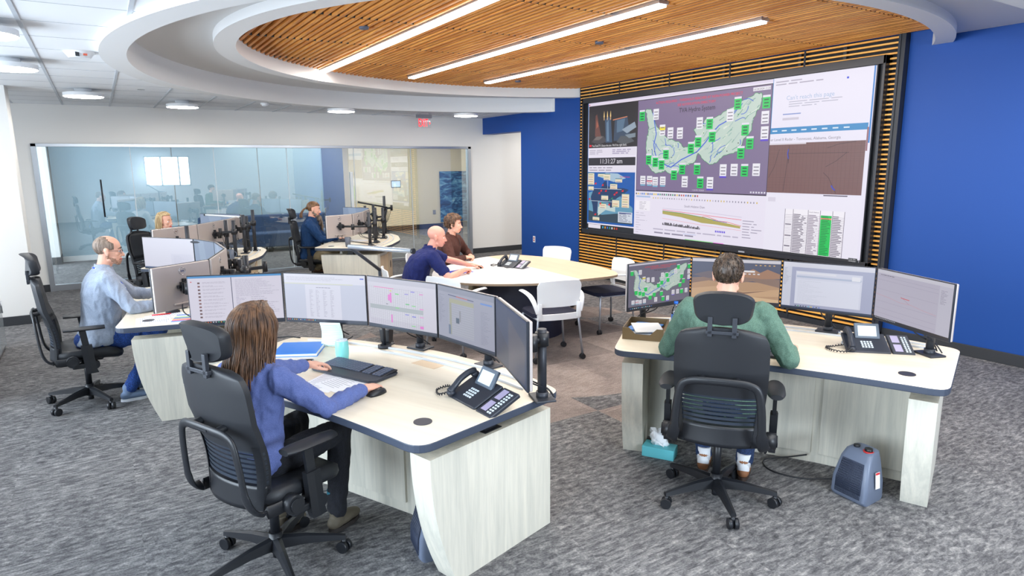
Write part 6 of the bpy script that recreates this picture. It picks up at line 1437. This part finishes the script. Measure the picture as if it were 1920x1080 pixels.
# ---- blonde woman behind the monitors
M_blond = hair_mat('hair_blonde', (150, 120, 78), (216, 190, 146), .5); M_wtop = cloth_mat('white_top', (232, 234, 238), .9, .05)
bp, I = person(.66, 10.36, -36, 'blonde woman in a white top behind the monitors by the glass wall', M_wtop, M_blkjean, hip=(0, 0, .58), neck=(0, .05, 1.13), head=(0, .09, 1.275), hrot=(-.05, 0, -.12), hands=((1.0, 10.25, .85), (.80, 9.90, .85)), female=True, shoulder_w=.16, voxel=.006, sv=.010)
face_parts(bp, I['head'], I['R'], (150, 116, 84), (90, 110, 130), (206, 96, 96), fem=True)
H, R_ = I['head'], I['R']; hl = lambda p: H+R_ @ Vector(p)
b = MB(); hair_cap(b, H, R_, lambda p: p.z > .092-.3*max(0, .06-p.y) or p.y < -.02, rad=(.084, .108, .092), nz=.002); r = random.Random(5)
for k in range(150):
    phi = r.uniform(-1.9, 1.9); dx, dy = math.sin(phi), -math.cos(phi); yb = min(-.012+dy*.108, .02)
    lock(b, [hl((dx*.012+.01, .02*r.random(), .131)), hl((dx*.062, -.012+dy*.075, .108)), hl((dx*(.088+.0*r.random()), yb, .03)), hl((dx*.086, yb-.005, -.04)), hl((dx*(.08+r.uniform(-.01, .012)), yb-.01, -.09-r.uniform(0, .035)))], r.uniform(.003, .005))
b.build('hair', M_blond, bp)

# ---- bearded man in blue
M_teal = cloth_mat('petrol_pullover', (16, 62, 112), .9, .15, 200.); M_khaki = cloth_mat('khaki', (160, 146, 116), .9, .12, 160.); M_hbr = hair_mat('hair_ponytail', (70, 46, 30), (134, 96, 62), .5); M_beard = hair_mat('long_beard', (84, 72, 62), (140, 124, 110), .6)
hp_, I = person(2.86, 10.92, -22, 'man with long beard and ponytail in a dark blue pullover', M_teal, M_khaki, hip=(0, 0, .57), neck=(0, .06, 1.16), head=(0, .11, 1.315), hrot=(-.16, 0, 0), hands=((3.36, 10.95, .85), (3.24, 10.56, .85)), bulk=1.27, shoulder_w=.20, voxel=.006, sv=.009, knees=[(-.14, .42, .60), (.20, .36, .55)], feet=[(-.10, .30, .10), (.02, .10, .34)], shoe=('hiker', (96, 66, 44), (52, 58, 70)))
face_parts(hp_, I['head'], I['R'], (80, 56, 40))
H, R_ = I['head'], I['R']; hl = lambda p: H+R_ @ Vector(p)
b = MB(); hair_cap(b, H, R_, lambda p: (p.z > .070-.5*max(0, .045-p.y) and p.z > -.01) or (p.y < -.03 and p.z > -.06), rad=(.080, .102, .088), nz=.0015)
b.ell(hl((0, -.112, .005)), (.022, .02, .022), None, 14, 10); r = random.Random(2)
for k in range(40): a_ = r.uniform(-.03, .03); lock(b, [hl((a_*.4, -.112, .01)), hl((a_, -.15+r.uniform(-.01, .01), -.02)), hl((a_*1.3+.02, -.175+r.uniform(-.015, .015), -.09)), hl((a_*1.3+.03, -.17+r.uniform(-.02, .02), -.15))], .006)
b.build('hair_ponytail', M_hbr, hp_)
b = MB(); 
for p, q in [((0, .064, -.090), (.036, .030, .030)), ((-.046, .022, -.062), (.016, .034, .026)), ((.046, .022, -.062), (.016, .034, .026)), ((0, .082, -.0475), (.024, .010, .007)), ((0, .098, -.13), (.045, .040, .05)), ((0, .125, -.19), (.038, .034, .055)), ((0, .150, -.25), (.026, .024, .050)), ((-.066, .0, -.030), (.008, .016, .034)), ((.066, .0, -.030), (.008, .016, .034))]: b.ell(hl(p), q, R_, 16, 10)
for k in range(60): a_ = r.uniform(-1, 1); lock(b, [hl((a_*.035, .095, -.08)), hl((a_*.044, .130, -.15)), hl((a_*.036, .150, -.20)), hl((a_*.022, .165+r.uniform(-.01, .01), -.28-r.uniform(0, .04)))], .005)
b.build('long_beard', M_beard, hp_)

# ---- man in navy polo at the table
M_navyp = cloth_mat('navy_polo', (20, 34, 104), .9, .2, 220.)
M_skin2 = mat('skin_pink', (226, 158, 138), .45)
np_, I = person(3.02, 7.02, -16, 'bald man in a navy polo leaning on the meeting table', M_navyp, M_khaki, hip=(0, 0, .58), neck=(.02, .20, 1.05), head=(.03, .29, 1.185), hrot=(-.12, .06, -.25), hands=((3.80, 7.06, .79), (3.52, 6.70, .795)), bulk=1.24, shoulder_w=.21, sleeve='short', skin=M_skin2, poles=((-.8, .1, -.9), (.7, -.1, -.7)), curl=(.35, 1.5), fist=(False, True), voxel=.0055, sv=.009, lean_curve=-.06)
face_parts(np_, I['head'], I['R'], (150, 110, 90))
b = MB(); b.poly([(.01, 0, .0), (.045, 0, .0), (.045, 0, .025), (.01, 0, .025)]); b.build('chest_logo', M_whitepl, np_, loc=tuple(I['neck']+Vector((-.10, .128, -.15))))

# ---- man in brown jacket
M_brown = cloth_mat('brown_fleece', (88, 52, 44), .95, .15, 200.); M_hb2 = hair_mat('hair_tousled', (48, 32, 24), (112, 78, 50), .5)
bw, I = person(3.90, 7.96, -48, 'man with tousled brown hair in a brown fleece jacket at the table', M_brown, M_khaki, hip=(0, 0, .58), neck=(0, .10, 1.08), head=(.02, .15, 1.225), hrot=(-.04, .04, .10), hands=((4.22, 7.83, .79), (4.06, 7.70, .79)), bulk=1.14, shoulder_w=.20, curl=(1.3, 1.2), fist=(True, True), voxel=.006, sv=.009, poles=((-.8, .1, -.6), (.9, .2, -.6)), hfwd=((.8, .5, 0), (-.5, .8, 0)))
face_parts(bw, I['head'], I['R'], (80, 56, 40))
H, R_ = I['head'], I['R']; hl = lambda p: H+R_ @ Vector(p); b = MB(); hair_cap(b, H, R_, lambda p: p.z > .080-.35*max(0, .07-p.y) or (p.y < -.01 and p.z > -.075) or (p.y < .03 and p.z > -.02), rad=(.093, .118, .106), nz=.008, fs=30); r = random.Random(3)
for k in range(220):
    phi = r.uniform(-2.3, 2.3); el_ = r.uniform(-.6, 1.4); d = Vector((math.sin(phi)*math.cos(el_), -math.cos(phi)*math.cos(el_), math.sin(el_))); p = Vector((d.x*.086, d.y*.110, d.z*.096))+Vector((0, -.012, .040))
    if p.z < -.07 or (p.y > .02 and p.z < .06): continue
    tn = Vector((d.x*.3+r.uniform(-.6, .6), r.uniform(-.4, .5), -.8)); tn = (tn-d*tn.dot(d)).normalized(); b.tube([hl(p), hl(p+tn*.015+d*.008), hl(p+tn*.034+d*.002)], [.004, .0035, .001], 5)
b.build('tousled_hair', M_hb2, bw)
beard(bw, H, R_, M_hb2, [((0, .074, -.094), (.014, .012, .014)), ((0, .079, -.0475), (.018, .006, .004))], 0, 'goatee')
b = MB(); nk = I['neck']; b.tube([nk+Vector((0, .105, -.03)), nk+Vector((0, .125, -.14))], .004, 6); b.build('zip', M_black, bw)
